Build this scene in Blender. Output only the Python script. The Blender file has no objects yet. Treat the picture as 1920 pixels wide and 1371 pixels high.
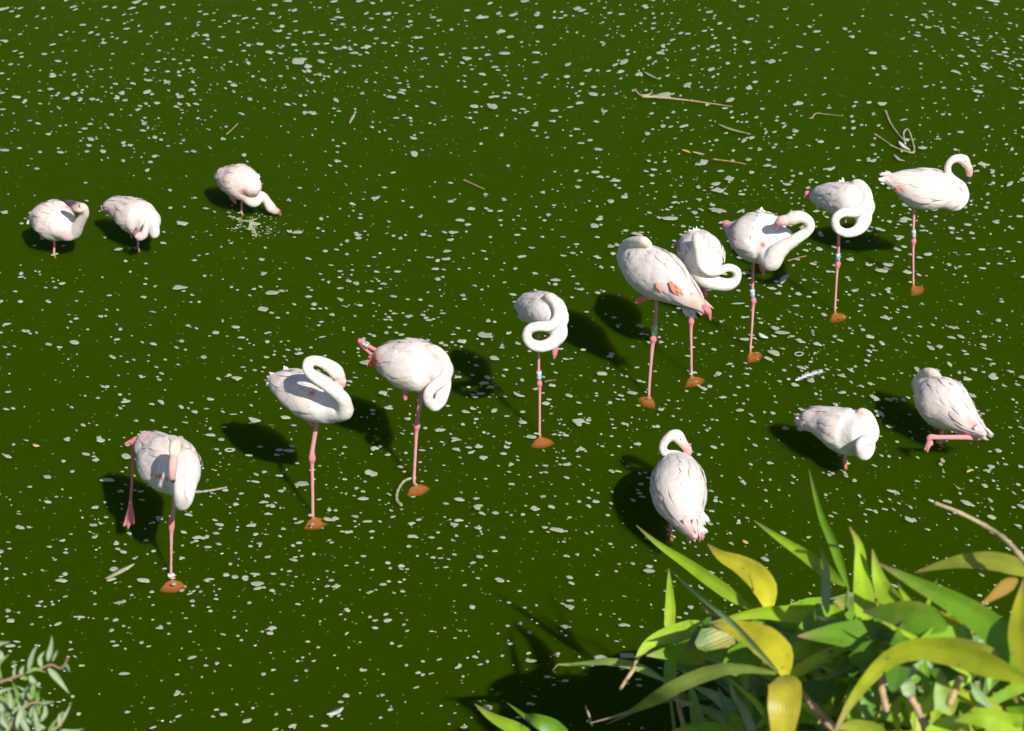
import bpy, bmesh, math, random
import numpy as np
from mathutils import Vector, Matrix, noise
from mathutils.kdtree import KDTree
from mathutils.bvhtree import BVHTree

random.seed(7)
rng = np.random.default_rng(11)
SC = bpy.context.scene
COL = SC.collection
rad = math.radians

# ------------------------------------------------------------------ camera
W, H = 1920.0, 1371.0            # size of the photograph in which measurements were taken
PITCH, FPX, HC = rad(30.0), 3611.0, 4.51
CAM = np.array([0.0, 0.0, HC])
FWD = np.array([0, math.cos(PITCH), -math.sin(PITCH)])
UPV = np.array([0, math.sin(PITCH), math.cos(PITCH)])
RGT = np.array([1.0, 0, 0])
cd = bpy.data.cameras.new('camera')
cam = bpy.data.objects.new('camera', cd)
COL.objects.link(cam)
cam.location = CAM
cam.rotation_euler = (math.pi / 2 - PITCH, 0, 0)
cd.sensor_fit = 'HORIZONTAL'
cd.sensor_width = 36.0
cd.lens = 36.0 * FPX / W
cd.clip_end = 500
cd.clip_start = 0.1
cd.dof.use_dof = True
cd.dof.focus_distance = 9.0
cd.dof.aperture_fstop = 4.0
SC.camera = cam

# ------------------------------------------------------------------ world, sun, exposure
SUN_EL, SUN_AZ = rad(42.0), rad(28.0)      # sun behind the camera, to its right
to_sun = Vector((math.sin(SUN_AZ) * math.cos(SUN_EL), -math.cos(SUN_AZ) * math.cos(SUN_EL), math.sin(SUN_EL)))
wd = bpy.data.worlds.new('World')
SC.world = wd
wd.use_nodes = True
wn = wd.node_tree
bg = wn.nodes['Background']
sky = wn.nodes.new('ShaderNodeTexSky')
sky.sky_type = 'NISHITA'
sky.sun_disc = False
sky.sun_elevation = SUN_EL
sky.sun_rotation = math.atan2(to_sun.x, to_sun.y)
wn.links.new(sky.outputs[0], bg.inputs[0])
bg.inputs[1].default_value = 0.075
sl = bpy.data.lights.new('sun', 'SUN')
sun = bpy.data.objects.new('sun', sl)
COL.objects.link(sun)
sl.energy = 5.0
sl.angle = rad(0.53)
sl.color = (1.0, 0.95, 0.87)
sun.rotation_euler = to_sun.to_track_quat('Z', 'Y').to_euler()
SC.view_settings.view_transform = 'Standard'
SC.view_settings.look = 'None'
SC.view_settings.exposure = 0.0
SC.view_settings.gamma = 1.0
SC.cycles.use_denoising = True
SC.cycles.volume_bounces = 1
SC.cycles.transparent_max_bounces = 12
SC.cycles.max_bounces = 8

# ------------------------------------------------------------------ measuring helpers
def ray(x, y):
    return FWD * FPX + RGT * (x - W / 2) + UPV * (H / 2 - y)
def on_water(x, y, z=0.0):
    r = ray(x, y)
    return CAM + r * ((z - HC) / r[2])
def on_plane(x, y, Y):
    r = ray(x, y)
    return CAM + r * (Y / r[1])
def at_dist(x, y, d):
    r = ray(x, y)
    return CAM + r * (d / np.linalg.norm(r))
def px_m(p):
    """metres per photograph pixel at a point"""
    return float(np.dot(np.asarray(p) - CAM, FWD)) / FPX

def spline(nodes, n):
    """Catmull-Rom through rows of nodes, spaced by chord length, n samples"""
    A = np.asarray(nodes, float)
    if len(A) == 2:
        t = np.linspace(0, 1, n)[:, None]
        return A[0] * (1 - t) + A[1] * t
    E = np.vstack([2 * A[0] - A[1], A, 2 * A[-1] - A[-2]])
    seg = np.linalg.norm(np.diff(A[:, :3], axis=0), axis=1) + 1e-6
    cum = np.concatenate([[0], np.cumsum(seg)])
    out = []
    for s in np.linspace(0, cum[-1], n):
        i = min(int(np.searchsorted(cum, s, side='right')) - 1, len(seg) - 1)
        u = (s - cum[i]) / seg[i]
        p0, p1, p2, p3 = E[i:i + 4]
        out.append(0.5 * ((2 * p1) + (p2 - p0) * u + (2 * p0 - 5 * p1 + 4 * p2 - p3) * u * u + (3 * p1 - p0 - 3 * p2 + p3) * u ** 3))
    out = np.array(out)
    if A.shape[1] > 3:
        out[:, 3] = np.clip(out[:, 3], A[:, 3].min(), A[:, 3].max())
    return out

def norm(v):
    return v / (np.linalg.norm(v, axis=-1, keepdims=True) + 1e-12)

def tangents(P):
    return norm(np.gradient(P, axis=0))

def tube(P, R, seg=12, cap=True):
    """closed round tube along P with radii R"""
    P = np.asarray(P, float); R = np.asarray(R, float)
    T = tangents(P)
    if cap:
        pre = [(P[0] - T[0] * R[0] * math.sin(a), R[0] * math.cos(a)) for a in (1.45, 1.0, 0.5)]
        post = [(P[-1] + T[-1] * R[-1] * math.sin(a), R[-1] * math.cos(a)) for a in (0.5, 1.0, 1.45)]
        P = np.vstack([[p for p, _ in pre], P, [p for p, _ in post]])
        R = np.concatenate([[r for _, r in pre], R, [r for _, r in post]])
        T = np.vstack([[T[0]] * 3, T, [T[-1]] * 3])
    n = len(P)
    ref = np.array([0, 0, 1.0]) if abs(T[0][2]) < 0.9 else np.array([1.0, 0, 0])
    u = norm(np.cross(T[0], ref))
    V = []
    a = np.linspace(0, 2 * math.pi, seg, endpoint=False)
    for i in range(n):
        u = norm(u - T[i] * np.dot(u, T[i]))
        w = np.cross(T[i], u)
        V.append(P[i] + R[i] * (np.cos(a)[:, None] * u + np.sin(a)[:, None] * w))
    V = np.vstack(V)
    F = []
    for i in range(n - 1):
        for j in range(seg):
            k = (j + 1) % seg
            F.append((i * seg + j, i * seg + k, (i + 1) * seg + k, (i + 1) * seg + j))
    F.append(tuple(range(seg))[::-1])
    F.append(tuple((n - 1) * seg + j for j in range(seg)))
    return V, F

def mesh_obj(name, V, F, mat, parent=None, cols=None, smooth=True, origin=None, across=None):
    me = bpy.data.meshes.new(name)
    V = np.asarray(V, float)
    if origin is not None:
        V = V - np.asarray(origin)
    me.from_pydata(V.tolist(), [], [list(f) for f in F])
    if cols is not None:
        at = me.color_attributes.new('col', 'FLOAT_COLOR', 'POINT')
        c = np.ones((len(V), 4), np.float32)
        c[:, :3] = cols
        at.data.foreach_set('color', c.ravel())
    if smooth:
        me.polygons.foreach_set('use_smooth', [True] * len(me.polygons))
    if across is not None:
        fa = me.attributes.new('across', 'FLOAT', 'POINT'); fa.data.foreach_set('value', np.asarray(across, np.float32))
    me.materials.append(mat)
    me.update()
    o = bpy.data.objects.new(name, me)
    COL.objects.link(o)
    if parent is not None:
        o.parent = parent
        if origin is None:
            o.matrix_parent_inverse = Matrix.Translation(-Vector(parent.location))
    elif origin is not None:
        o.location = origin
    return o

def empty(name, loc):
    o = bpy.data.objects.new(name, None)
    o.empty_display_size = 0.05
    COL.objects.link(o)
    o.location = loc
    return o
def tag(o, label=None, cat=None, group=None, kind=None):
    for k, v in (('label', label), ('category', cat), ('group', group), ('kind', kind)):
        if v:
            o[k] = v
    return o

class MB:
    """collects pieces into one mesh"""
    def __init__(s):
        s.V, s.F, s.C, s.n = [], [], [], 0
    def add(s, V, F, col):
        V = np.asarray(V, float)
        s.V.append(V)
        s.F += [tuple(i + s.n for i in f) for f in F]
        c = np.asarray(col, float)
        s.C.append(np.tile(c, (len(V), 1)) if c.ndim == 1 else c)
        s.n += len(V)
    def arrays(s):
        return np.vstack(s.V), s.F, np.vstack(s.C)
    def build(s, name, mat, parent=None, smooth=True, origin=None):
        V, F, C = s.arrays()
        return mesh_obj(name, V, F, mat, parent, C, smooth, origin)

# ------------------------------------------------------------------ materials
def new_mat(name):
    m = bpy.data.materials.new(name)
    m.use_nodes = True
    nt = m.node_tree
    return m, nt, nt.nodes, nt.links, nt.nodes['Principled BSDF']

def col_noise(nt, src, scale, lo, hi, detail=3, stretch=None):
    """multiply a colour socket by a noise between lo and hi"""
    N, L = nt.nodes, nt.links
    tc = N.new('ShaderNodeTexCoord')
    nz = N.new('ShaderNodeTexNoise')
    nz.inputs['Scale'].default_value = scale
    nz.inputs['Detail'].default_value = detail
    if stretch:
        mp = N.new('ShaderNodeMapping')
        mp.inputs['Scale'].default_value = stretch
        L.new(tc.outputs['Object'], mp.inputs[0])
        L.new(mp.outputs[0], nz.inputs['Vector'])
    else:
        L.new(tc.outputs['Object'], nz.inputs['Vector'])
    mr = N.new('ShaderNodeMapRange')
    mr.inputs['From Min'].default_value = 0.3
    mr.inputs['From Max'].default_value = 0.7
    mr.inputs['To Min'].default_value = lo
    mr.inputs['To Max'].default_value = hi
    L.new(nz.outputs[0], mr.inputs[0])
    mx = N.new('ShaderNodeVectorMath')
    mx.operation = 'SCALE'
    L.new(src, mx.inputs[0])
    L.new(mr.outputs[0], mx.inputs['Scale'])
    return mx.outputs[0], nz

def attr_mat(name, rough, spec=0.3, nscale=40, lo=0.9, hi=1.05, bump=0.0, bscale=200, trans=0.0, sheen=0.0, sss=0.0):
    m, nt, N, L, b = new_mat(name)
    at = N.new('ShaderNodeAttribute')
    at.attribute_name = 'col'
    c, nz = col_noise(nt, at.outputs['Color'], nscale, lo, hi)
    L.new(c, b.inputs['Base Color'])
    b.inputs['Roughness'].default_value = rough
    b.inputs['Specular IOR Level'].default_value = spec
    if sheen:
        b.inputs['Sheen Weight'].default_value = sheen
        b.inputs['Sheen Roughness'].default_value = 0.6
    if sss:
        b.inputs['Subsurface Weight'].default_value = sss
        b.inputs['Subsurface Radius'].default_value = (0.02, 0.012, 0.01)
        b.inputs['Subsurface Scale'].default_value = 0.5
    if bump:
        n2 = N.new('ShaderNodeTexNoise')
        n2.inputs['Scale'].default_value = bscale
        n2.inputs['Detail'].default_value = 4
        tc = N.new('ShaderNodeTexCoord')
        L.new(tc.outputs['Object'], n2.inputs['Vector'])
        bp = N.new('ShaderNodeBump')
        bp.inputs['Strength'].default_value = bump
        bp.inputs['Distance'].default_value = 0.01
        L.new(n2.outputs[0], bp.inputs['Height'])
        L.new(bp.outputs[0], b.inputs['Normal'])
    if trans:
        tr = N.new('ShaderNodeBsdfTranslucent')
        L.new(c, tr.inputs['Color'])
        mx = N.new('ShaderNodeMixShader')
        mx.inputs[0].default_value = trans
        L.new(b.outputs[0], mx.inputs[1])
        L.new(tr.outputs[0], mx.inputs[2])
        L.new(mx.outputs[0], N['Material Output'].inputs['Surface'])
    return m

M_PLUM = attr_mat('plumage_and_skin', 0.75, 0.25, 60, 0.93, 1.04, bump=0.15, bscale=90, sheen=0.15)
M_FEATHER = attr_mat('wing_feathers', 0.75, 0.2, 45, 0.93, 1.04, bump=0.0, trans=0.04, sheen=0.1)
M_LEAF = attr_mat('bamboo_leaf', 0.42, 0.45, 14, 0.8, 1.15, bump=0.0, trans=0.16)
def leaf_detail(m, freq):
    """parallel veins across the blade and yellow-brown blotches"""
    nt = m.node_tree; N, L = nt.nodes, nt.links; b = N['Principled BSDF']
    src = b.inputs['Base Color'].links[0].from_socket
    ac = N.new('ShaderNodeAttribute'); ac.attribute_name = 'across'
    sn = N.new('ShaderNodeMath'); sn.operation = 'MULTIPLY'; sn.inputs[1].default_value = freq
    L.new(ac.outputs['Fac'], sn.inputs[0])
    si = N.new('ShaderNodeMath'); si.operation = 'SINE'; L.new(sn.outputs[0], si.inputs[0])
    ma = N.new('ShaderNodeMath'); ma.operation = 'MULTIPLY_ADD'; ma.inputs[1].default_value = 0.035; ma.inputs[2].default_value = 1.0
    L.new(si.outputs[0], ma.inputs[0])
    sc = N.new('ShaderNodeVectorMath'); sc.operation = 'SCALE'; L.new(src, sc.inputs[0]); L.new(ma.outputs[0], sc.inputs['Scale'])
    tc = N.new('ShaderNodeTexCoord'); nz = N.new('ShaderNodeTexNoise'); nz.inputs['Scale'].default_value = 7.0; nz.inputs['Detail'].default_value = 5
    L.new(tc.outputs['Object'], nz.inputs['Vector'])
    rp = N.new('ShaderNodeValToRGB'); rp.color_ramp.elements[0].position = .56; rp.color_ramp.elements[1].position = .72
    rp.color_ramp.elements[0].color = (0, 0, 0, 1); rp.color_ramp.elements[1].color = (.75, .75, .75, 1)
    L.new(nz.outputs[0], rp.inputs[0])
    mx = N.new('ShaderNodeMix'); mx.data_type = 'RGBA'; mx.inputs['B'].default_value = (.42, .36, .04, 1)
    L.new(rp.outputs[0], mx.inputs['Factor']); L.new(sc.outputs[0], mx.inputs['A'])
    n3 = N.new('ShaderNodeTexNoise'); n3.inputs['Scale'].default_value = 55.0; n3.inputs['Detail'].default_value = 2
    L.new(tc.outputs['Object'], n3.inputs['Vector'])
    r3 = N.new('ShaderNodeValToRGB'); r3.color_ramp.elements[0].position = .70; r3.color_ramp.elements[1].position = .76
    r3.color_ramp.elements[0].color = (0, 0, 0, 1); r3.color_ramp.elements[1].color = (.8, .8, .8, 1); L.new(n3.outputs[0], r3.inputs[0])
    m2 = N.new('ShaderNodeMix'); m2.data_type = 'RGBA'; m2.inputs['B'].default_value = (.16, .09, .03, 1)
    L.new(r3.outputs[0], m2.inputs['Factor']); L.new(mx.outputs['Result'], m2.inputs['A'])
    L.new(m2.outputs['Result'], b.inputs['Base Color'])
    for n in N:
        if n.type == 'BSDF_TRANSLUCENT':
            L.new(m2.outputs['Result'], n.inputs['Color'])
    bp = N.new('ShaderNodeBump'); bp.inputs['Strength'].default_value = .12; bp.inputs['Distance'].default_value = .002
    L.new(si.outputs[0], bp.inputs['Height']); L.new(bp.outputs[0], b.inputs['Normal'])
leaf_detail(M_LEAF, 26.0)
M_WILLOW = attr_mat('silver_leaf', 0.6, 0.35, 40, 0.85, 1.12, trans=0.2)
M_CANE = attr_mat('dry_cane', 0.6, 0.3, 30, 0.7, 1.15, bump=0.2, bscale=80)
M_DEBRIS = attr_mat('wet_debris', 0.5, 0.4, 120, 0.65, 1.2, bump=0.2, bscale=200)

m_foam, nt, N, L, b = new_mat('foam')
at = N.new('ShaderNodeAttribute'); at.attribute_name = 'col'
c, nz = col_noise(nt, at.outputs['Color'], 160, 0.85, 1.15, 4)
L.new(c, b.inputs['Base Color'])
b.inputs['Roughness'].default_value = 0.8
b.inputs['Specular IOR Level'].default_value = 0.05
bp = N.new('ShaderNodeBump'); bp.inputs['Strength'].default_value = 0.2; bp.inputs['Distance'].default_value = 0.003
L.new(nz.outputs[0], bp.inputs['Height']); L.new(bp.outputs[0], b.inputs['Normal'])
M_FOAM = m_foam

m_eye, nt, N, L, b = new_mat('eye')
b.inputs['Base Color'].default_value = (0.02, 0.015, 0.012, 1); b.inputs['Roughness'].default_value = 0.1
M_EYE = m_eye

def band_mat(name, base, mark):
    m, nt, N, L, b = new_mat(name)
    tc = N.new('ShaderNodeTexCoord')
    nz = N.new('ShaderNodeTexNoise'); nz.inputs['Scale'].default_value = 170; nz.inputs['Detail'].default_value = 1
    L.new(tc.outputs['Object'], nz.inputs['Vector'])
    rp = N.new('ShaderNodeValToRGB')
    rp.color_ramp.elements[0].position = 0.47; rp.color_ramp.elements[0].color = (*base, 1)
    rp.color_ramp.elements[1].position = 0.55; rp.color_ramp.elements[1].color = (*mark, 1)
    L.new(nz.outputs[0], rp.inputs[0]); L.new(rp.outputs[0], b.inputs['Base Color'])
    b.inputs['Roughness'].default_value = 0.35
    return m
M_BAND = {'blue': band_mat('blue_white_band', (0.10, 0.33, 0.48), (0.75, 0.82, 0.85)),
          'green': band_mat('green_white_band', (0.25, 0.62, 0.22), (0.78, 0.85, 0.75)),
          'dark': band_mat('white_dark_band', (0.66, 0.7, 0.62), (0.08, 0.12, 0.12)),
          'white': band_mat('white_band', (0.85, 0.87, 0.82), (0.7, 0.78, 0.68))}

# ------------------------------------------------------------------ water and the ground round it
m_water, nt, N, L, b = new_mat('murky_green_water')
N.remove(b)
out = N['Material Output']
fr = N.new('ShaderNodeFresnel'); fr.inputs['IOR'].default_value = 1.33
tc = N.new('ShaderNodeTexCoord')
nz = N.new('ShaderNodeTexNoise'); nz.inputs['Scale'].default_value = 5.0; nz.inputs['Detail'].default_value = 3.0
n2 = N.new('ShaderNodeTexNoise'); n2.inputs['Scale'].default_value = 26.0; n2.inputs['Detail'].default_value = 2.0
mp = N.new('ShaderNodeMapping'); mp.inputs['Scale'].default_value = (0.7, 1.6, 1)
L.new(tc.outputs['Object'], mp.inputs[0]); L.new(mp.outputs[0], nz.inputs['Vector']); L.new(mp.outputs[0], n2.inputs['Vector'])
ad = N.new('ShaderNodeMath'); ad.operation = 'MULTIPLY_ADD'; ad.inputs[1].default_value = 0.12
L.new(n2.outputs[0], ad.inputs[0]); L.new(nz.outputs[0], ad.inputs[2])
bp = N.new('ShaderNodeBump'); bp.inputs['Strength'].default_value = 0.5; bp.inputs['Distance'].default_value = 0.03
L.new(ad.outputs[0], bp.inputs['Height'])
gl = N.new('ShaderNodeBsdfGlossy'); gl.inputs['Roughness'].default_value = 0.10
tr = N.new('ShaderNodeBsdfTransparent')
L.new(bp.outputs[0], gl.inputs['Normal']); L.new(bp.outputs[0], fr.inputs['Normal'])
mx = N.new('ShaderNodeMixShader')
fk = N.new('ShaderNodeMath'); fk.operation = 'MULTIPLY'; fk.inputs[1].default_value = 0.09     # sky reflection cut in the shader, in place of dark trees mirrored
L.new(fr.outputs[0], fk.inputs[0])
L.new(fk.outputs[0], mx.inputs[0]); L.new(tr.outputs[0], mx.inputs[1]); L.new(gl.outputs[0], mx.inputs[2])
L.new(mx.outputs[0], out.inputs['Surface'])
vs = N.new('ShaderNodeVolumeScatter'); va = N.new('ShaderNodeVolumeAbsorption'); av = N.new('ShaderNodeAddShader')
SIG_S, SIG_A = (1.44, 4.4, 0.004), (11.2, 14.5, 26.0)
ks = max(SIG_S); vs.inputs['Density'].default_value = ks; vs.inputs['Color'].default_value = (*[x / ks for x in SIG_S], 1)
ka = 40.0; va.inputs['Density'].default_value = ka; va.inputs['Color'].default_value = (*[1 - x / ka for x in SIG_A], 1)
L.new(vs.outputs[0], av.inputs[0]); L.new(va.outputs[0], av.inputs[1]); L.new(av.outputs[0], out.inputs['Volume'])

X0, X1, Y0w, Y1w, ZB = -30, 30, 3.0, 60, -0.6
V = [(x, y, z) for z in (ZB, 0) for y in (Y0w, Y1w) for x in (X0, X1)]
F = [(0, 2, 3, 1), (4, 5, 7, 6), (0, 1, 5, 4), (2, 6, 7, 3), (0, 4, 6, 2), (1, 3, 7, 5)]
o = mesh_obj('water', V, F, m_water, smooth=False); tag(o, kind='structure')

m_mud, nt, N, L, b = new_mat('mud')
rgb = N.new('ShaderNodeRGB'); rgb.outputs[0].default_value = (0.07, 0.055, 0.03, 1)
c, nz = col_noise(nt, rgb.outputs[0], 6, 0.5, 1.4, 6); L.new(c, b.inputs['Base Color']); b.inputs['Roughness'].default_value = 0.9
# the pond bed and the near bank are one sheet, rising out of the water below the picture's lower edge
xs = np.linspace(-32, 32, 65); ys = np.concatenate([np.linspace(-12, 6, 46), np.linspace(7, 62, 12)])
V = []
for y in ys:
    for x in xs:
        edge = 4.35 + 0.2 * math.sin(x * 1.3)
        s = 1 / (1 + math.exp((y - edge) * 4.0))
        z = -0.5 + s * (1.1 + 0.05 * max(0, 3 - y)) + 0.07 * noise.noise((x * .9, y * .9, 0)) * (0.3 + s)
        V.append((x, y, z))
nx = len(xs)
F = [(j * nx + i, j * nx + i + 1, (j + 1) * nx + i + 1, (j + 1) * nx + i) for j in range(len(ys) - 1) for i in range(nx - 1)]
o = mesh_obj('ground', V, F, m_mud); tag(o, kind='structure')

# ------------------------------------------------------------------ flamingos
WHITE = (0.91, 0.855, 0.815)
PINKW = (0.88, 0.78, 0.75)
CREAM = (0.86, 0.77, 0.65)
PEACH = (0.86, 0.62, 0.48)
LEG = (0.80, 0.34, 0.36)
KNEE = (0.86, 0.22, 0.28)
BILL = (0.84, 0.44, 0.42)
DARKBILL = (0.13, 0.06, 0.075)
BLACK = (0.015, 0.012, 0.012)
ORANGE = (0.97, 0.36, 0.33)
CORAL = (0.88, 0.13, 0.07)

def remesh(V, F, voxel):
    me = bpy.data.meshes.new('tmp'); me.from_pydata(V.tolist(), [], [list(f) for f in F])
    ob = bpy.data.objects.new('tmp', me); COL.objects.link(ob)
    md = ob.modifiers.new('r', 'REMESH'); md.mode = 'VOXEL'; md.voxel_size = voxel; md.adaptivity = 0
    dg = bpy.context.evaluated_depsgraph_get()
    ev = ob.evaluated_get(dg); m2 = ev.to_mesh()
    n = len(m2.vertices); co = np.empty(n * 3); m2.vertices.foreach_get('co', co)
    fs = [tuple(p.vertices) for p in m2.polygons]
    ev.to_mesh_clear(); bpy.data.objects.remove(ob); bpy.data.meshes.remove(me)
    return co.reshape(-1, 3), fs

def smooth_mesh(V, F, w, it):
    E = np.array([(f[i], f[(i + 1) % len(f)]) for f in F for i in range(len(f))])
    n = len(V)
    for _ in range(it):
        S = np.zeros_like(V); cnt = np.zeros(n)
        np.add.at(S, E[:, 0], V[E[:, 1]]); np.add.at(cnt, E[:, 0], 1)
        np.add.at(S, E[:, 1], V[E[:, 0]]); np.add.at(cnt, E[:, 1], 1)
        V = V + (S / np.maximum(cnt, 1)[:, None] - V) * w[:, None]
    return V

class BodySurface:
    """round-sectioned body along a spine running chest (0) to tail (1)"""
    def __init__(s, nodes, n=60):
        A = spline(nodes, n)
        s.P, s.R = A[:, :3], A[:, 3]
        s.T = tangents(s.P)
        s.len = np.linalg.norm(np.diff(s.P, axis=0), axis=1).sum()
        s.n = n
    def at(s, t, phi, off):
        x = min(max(t, 0), 1) * (s.n - 1)
        i = min(int(x), s.n - 2); u = x - i
        P = s.P[i] * (1 - u) + s.P[i + 1] * u
        R = s.R[i] * (1 - u) + s.R[i + 1] * u
        T = norm(s.T[i] * (1 - u) + s.T[i + 1] * u)
        if t > 1:
            P = P + T * (t - 1) * s.len
            R = R * max(0.25, 1 - 1.2 * (t - 1))
        up = norm(np.array([0, 0, 1.0]) - T * T[2])
        side = np.cross(T, up)
        nrm = up * math.cos(phi) + side * math.sin(phi)
        return P + nrm * (R + off), nrm, T

def feather(mb, S, t, phi, length, width, lift, skew, col, tipcol=None, nl=6):
    """one cambered, round-tipped feather hugging the body from root (t, phi) backwards"""
    dt = length / S.len
    rows, cols = [], []
    prof = [0.5, 0.85, 1.0, 0.9, 0.62, 0.16][:nl]
    for k in range(nl):
        u = k / (nl - 1)
        tt, pp = t + dt * u, phi + skew * u
        fold_ = noise.noise(Vector((tt * 2.2, pp * 4.2, S.len * 90))) + .6 * noise.noise(Vector((tt * 4.5, pp * 9.0, S.len * 50)))
        c, n, T = S.at(tt, pp, 0.0025 + lift * math.sin(math.pi * min(1, u * .95 + .05)) * 1.2 + 0.0075 * fold_ * (S.R.max() / .1))
        sd = norm(np.cross(T, n))
        hw = width * 0.5 * prof[k]
        cam_ = hw * 0.12
        cc = np.asarray(col) * (1 - u ** 2) + np.asarray(tipcol if tipcol is not None else col) * u ** 2
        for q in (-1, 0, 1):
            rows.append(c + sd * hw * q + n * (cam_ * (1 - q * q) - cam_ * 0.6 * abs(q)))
            cols.append(cc * (1 - (1 - min(1, u * 1.15)) * np.array((.05, .09, .10))))  # pinker, darker roots: shade between overlapping feathers put into the colour
    F = []
    for k in range(nl - 1):
        for q in range(2):
            a = k * 3 + q
            F.append((a, a + 1, a + 4, a + 3))
    mb.add(rows, F, np.array(cols))

def make_flamingo(spec):
    zx, zy, zs = spec['z']
    zp = lambda a: (zx + a[0] * zs, zy + a[1] * zs)
    fx, fy = zp(spec['foot'])
    base = on_water(fx, fy)
    Y = base[1]
    def node(a):
        """(x, y, radius, depth towards the viewer in m) measured -> world xyz and radius in m"""
        d = a[3] if len(a) > 3 else 0.0
        p = on_plane(*zp(a), Y - d)
        return [*p, max(a[2] * zs * px_m(p), 0.0045)]
    chain = lambda lst: [node(a) for a in lst]
    vox = spec.get('voxel', 0.0042)
    mb, soft = MB(), []
    def put(A, col, seg=14, s=1.0, n=None):
        A = np.asarray(A)
        L_ = np.linalg.norm(np.diff(A[:, :3], axis=0), axis=1).sum()
        Q = spline(A, n or max(4, int(L_ / 0.009)))
        V, F = tube(Q[:, :3], Q[:, 3], seg)
        if callable(col):
            u = np.linspace(-0.02, 1.02, len(V) // seg)
            C = np.repeat(np.array([col(x) for x in u]), seg, axis=0)
        else:
            C = np.tile(np.asarray(col, float), (len(V), 1))
        mb.add(V, F, C); soft.append(np.full(len(V), s))
    tv = (spec['foot'][0] * .37 + spec['foot'][1] * .11) % 1.0        # each bird its own warmth
    white = np.asarray(spec.get('white', WHITE)) * (1, 1 - .035 * tv, 1 - .05 * tv)
    bn = chain(spec['body'])
    if spec.get('tail_first', True):
        bn = bn[::-1]                       # chest -> tail
    S = BodySurface(bn)
    put(bn, white, 24, n=60)
    for a in spec.get('bumps', []):
        q = node(a); put([[q[0], q[1], q[2] - 0.004, q[3]], [q[0], q[1], q[2] + 0.004, q[3]]], white, 20, n=4)
    headcol = spec.get('headcol', CREAM)
    nn = chain([(q[0], q[1], q[2] * .955, *q[3:]) for q in spec['neck']])
    put(nn, lambda u: np.asarray(white) * (1 - max(0, u - .45) / .57) + np.asarray(headcol) * max(0, u - .45) / .57, 16)
    if 'bill' in spec:
        bl = spec.get('billcol', BILL); bt = spec.get('billtip', 0.72); tipc = spec.get('tipcol', BLACK)
        put(chain(spec['bill']), lambda u: bl if u < bt else tipc, 12, 0.12)
    kn = spec.get('knee')
    lg = chain(spec['leg'])
    lg.append([base[0], base[1], base[2] + 0.001, lg[-1][3]])
    wet = np.array([base[0] + 0.004, base[1] - 0.004, -spec.get('deep', 0.027), lg[-1][3] * 1.1])
    lg.append(wet)
    kz = on_plane(*zp(kn), Y)[2] if kn else -1
    if kn:
        for q in lg:
            if abs(q[2] - kz) < 0.012:
                q[3] *= 1.1
    LA = np.asarray(lg)
    Q = spline(LA, max(6, int(np.linalg.norm(np.diff(LA[:, :3], axis=0), axis=1).sum() / 0.006)))
    V, F = tube(Q[:, :3], Q[:, 3], 12)
    C = np.array([np.asarray(LEG) + (np.asarray(KNEE) - np.asarray(LEG)) * math.exp(-((v[2] - kz) / 0.03) ** 2) if kn else LEG for v in V])
    C[V[:, 2] < -0.004] = ORANGE
    mb.add(V, F, C); soft.append(np.zeros(len(V)))
    for lst in spec.get('limbs', []):
        put(chain(lst), KNEE if spec.get('limbred', True) else LEG, 12, 0.0)
    for lst, cc in spec.get('extra', []):
        put(chain(lst), cc, 12, 0.2)
    for poly in spec.get('webs', []):
        PP = [on_plane(*zp(q), Y - q[2]) for q in poly]; vw = norm(CAM - PP[0]) * .0045; n_ = len(PP)
        mb.add([p + vw for p in PP] + [p - vw for p in PP], [tuple(range(n_)), tuple(range(2 * n_ - 1, n_ - 1, -1))] + [(i, i + n_, (i + 1) % n_ + n_, (i + 1) % n_) for i in range(n_)], LEG); soft.append(np.zeros(2 * n_))
    # webbed foot under water: three toes and the web between them
    fd = norm(np.array([*spec.get('toe', (0.6, -0.8)), 0.0])); sd = np.array([-fd[1], fd[0], 0])
    w0 = wet[:3] + [0, 0, 0.004]
    fs = spec.get('footsize', 0.066)
    out_ = ((-.16, 0), (.02, .40), (.36, .64), (.52, .36), (.64, .04), (.52, -.34), (.34, -.62), (.02, -.40))
    inn = [w0 + fd * fs * c_ + sd * fs * s_ - [0, 0, .006 * (c_ * c_ + s_ * s_)] for c_, s_ in out_]
    rim = [w0 + fd * fs * (c_ * 1.3 - .03) + sd * fs * s_ * 1.4 - [0, 0, .020] for c_, s_ in out_]
    nr = len(inn); ctr = w0 + fd * fs * .25
    pv = inn + rim + [p - [0, 0, .006] for p in rim] + [ctr + [0, 0, .001], ctr - [0, 0, .024]]
    pf = [(i, (i + 1) % nr, 3 * nr) for i in range(nr)] + [(i, i + nr, (i + 1) % nr + nr, (i + 1) % nr) for i in range(nr)]
    pf += [(nr + i, 2 * nr + i, 2 * nr + (i + 1) % nr, nr + (i + 1) % nr) for i in range(nr)] + [(2 * nr + (i + 1) % nr, 2 * nr + i, 3 * nr + 1) for i in range(nr)]
    mb.add(pv, pf, ORANGE); soft.append(np.full(len(pv), .6))
    V0, F0, C0 = mb.arrays(); sw0 = np.concatenate(soft)
    V1, F1 = remesh(V0, F0, vox)
    kd = KDTree(len(V0))
    for i, v in enumerate(V0):
        kd.insert(v, i)
    kd.balance()
    C1 = np.empty((len(V1), 3)); w1 = np.empty(len(V1))
    for i, v in enumerate(V1):
        near = kd.find_n(v, 3)
        ws = np.array([1 / (d + 1e-4) for _, _, d in near]); ids = [k for _, k, _ in near]
        C1[i] = (C0[ids] * ws[:, None]).sum(0) / ws.sum(); w1[i] = sw0[ids[0]]
    V1 = smooth_mesh(V1, F1, w1 * 0.5, 8)
    # soft uneven plumage relief on the feathered parts
    root = empty('flamingo', base)
    seedv = Vector((spec['foot'][0] * .013, spec['foot'][1] * .017, 3.1))
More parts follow.
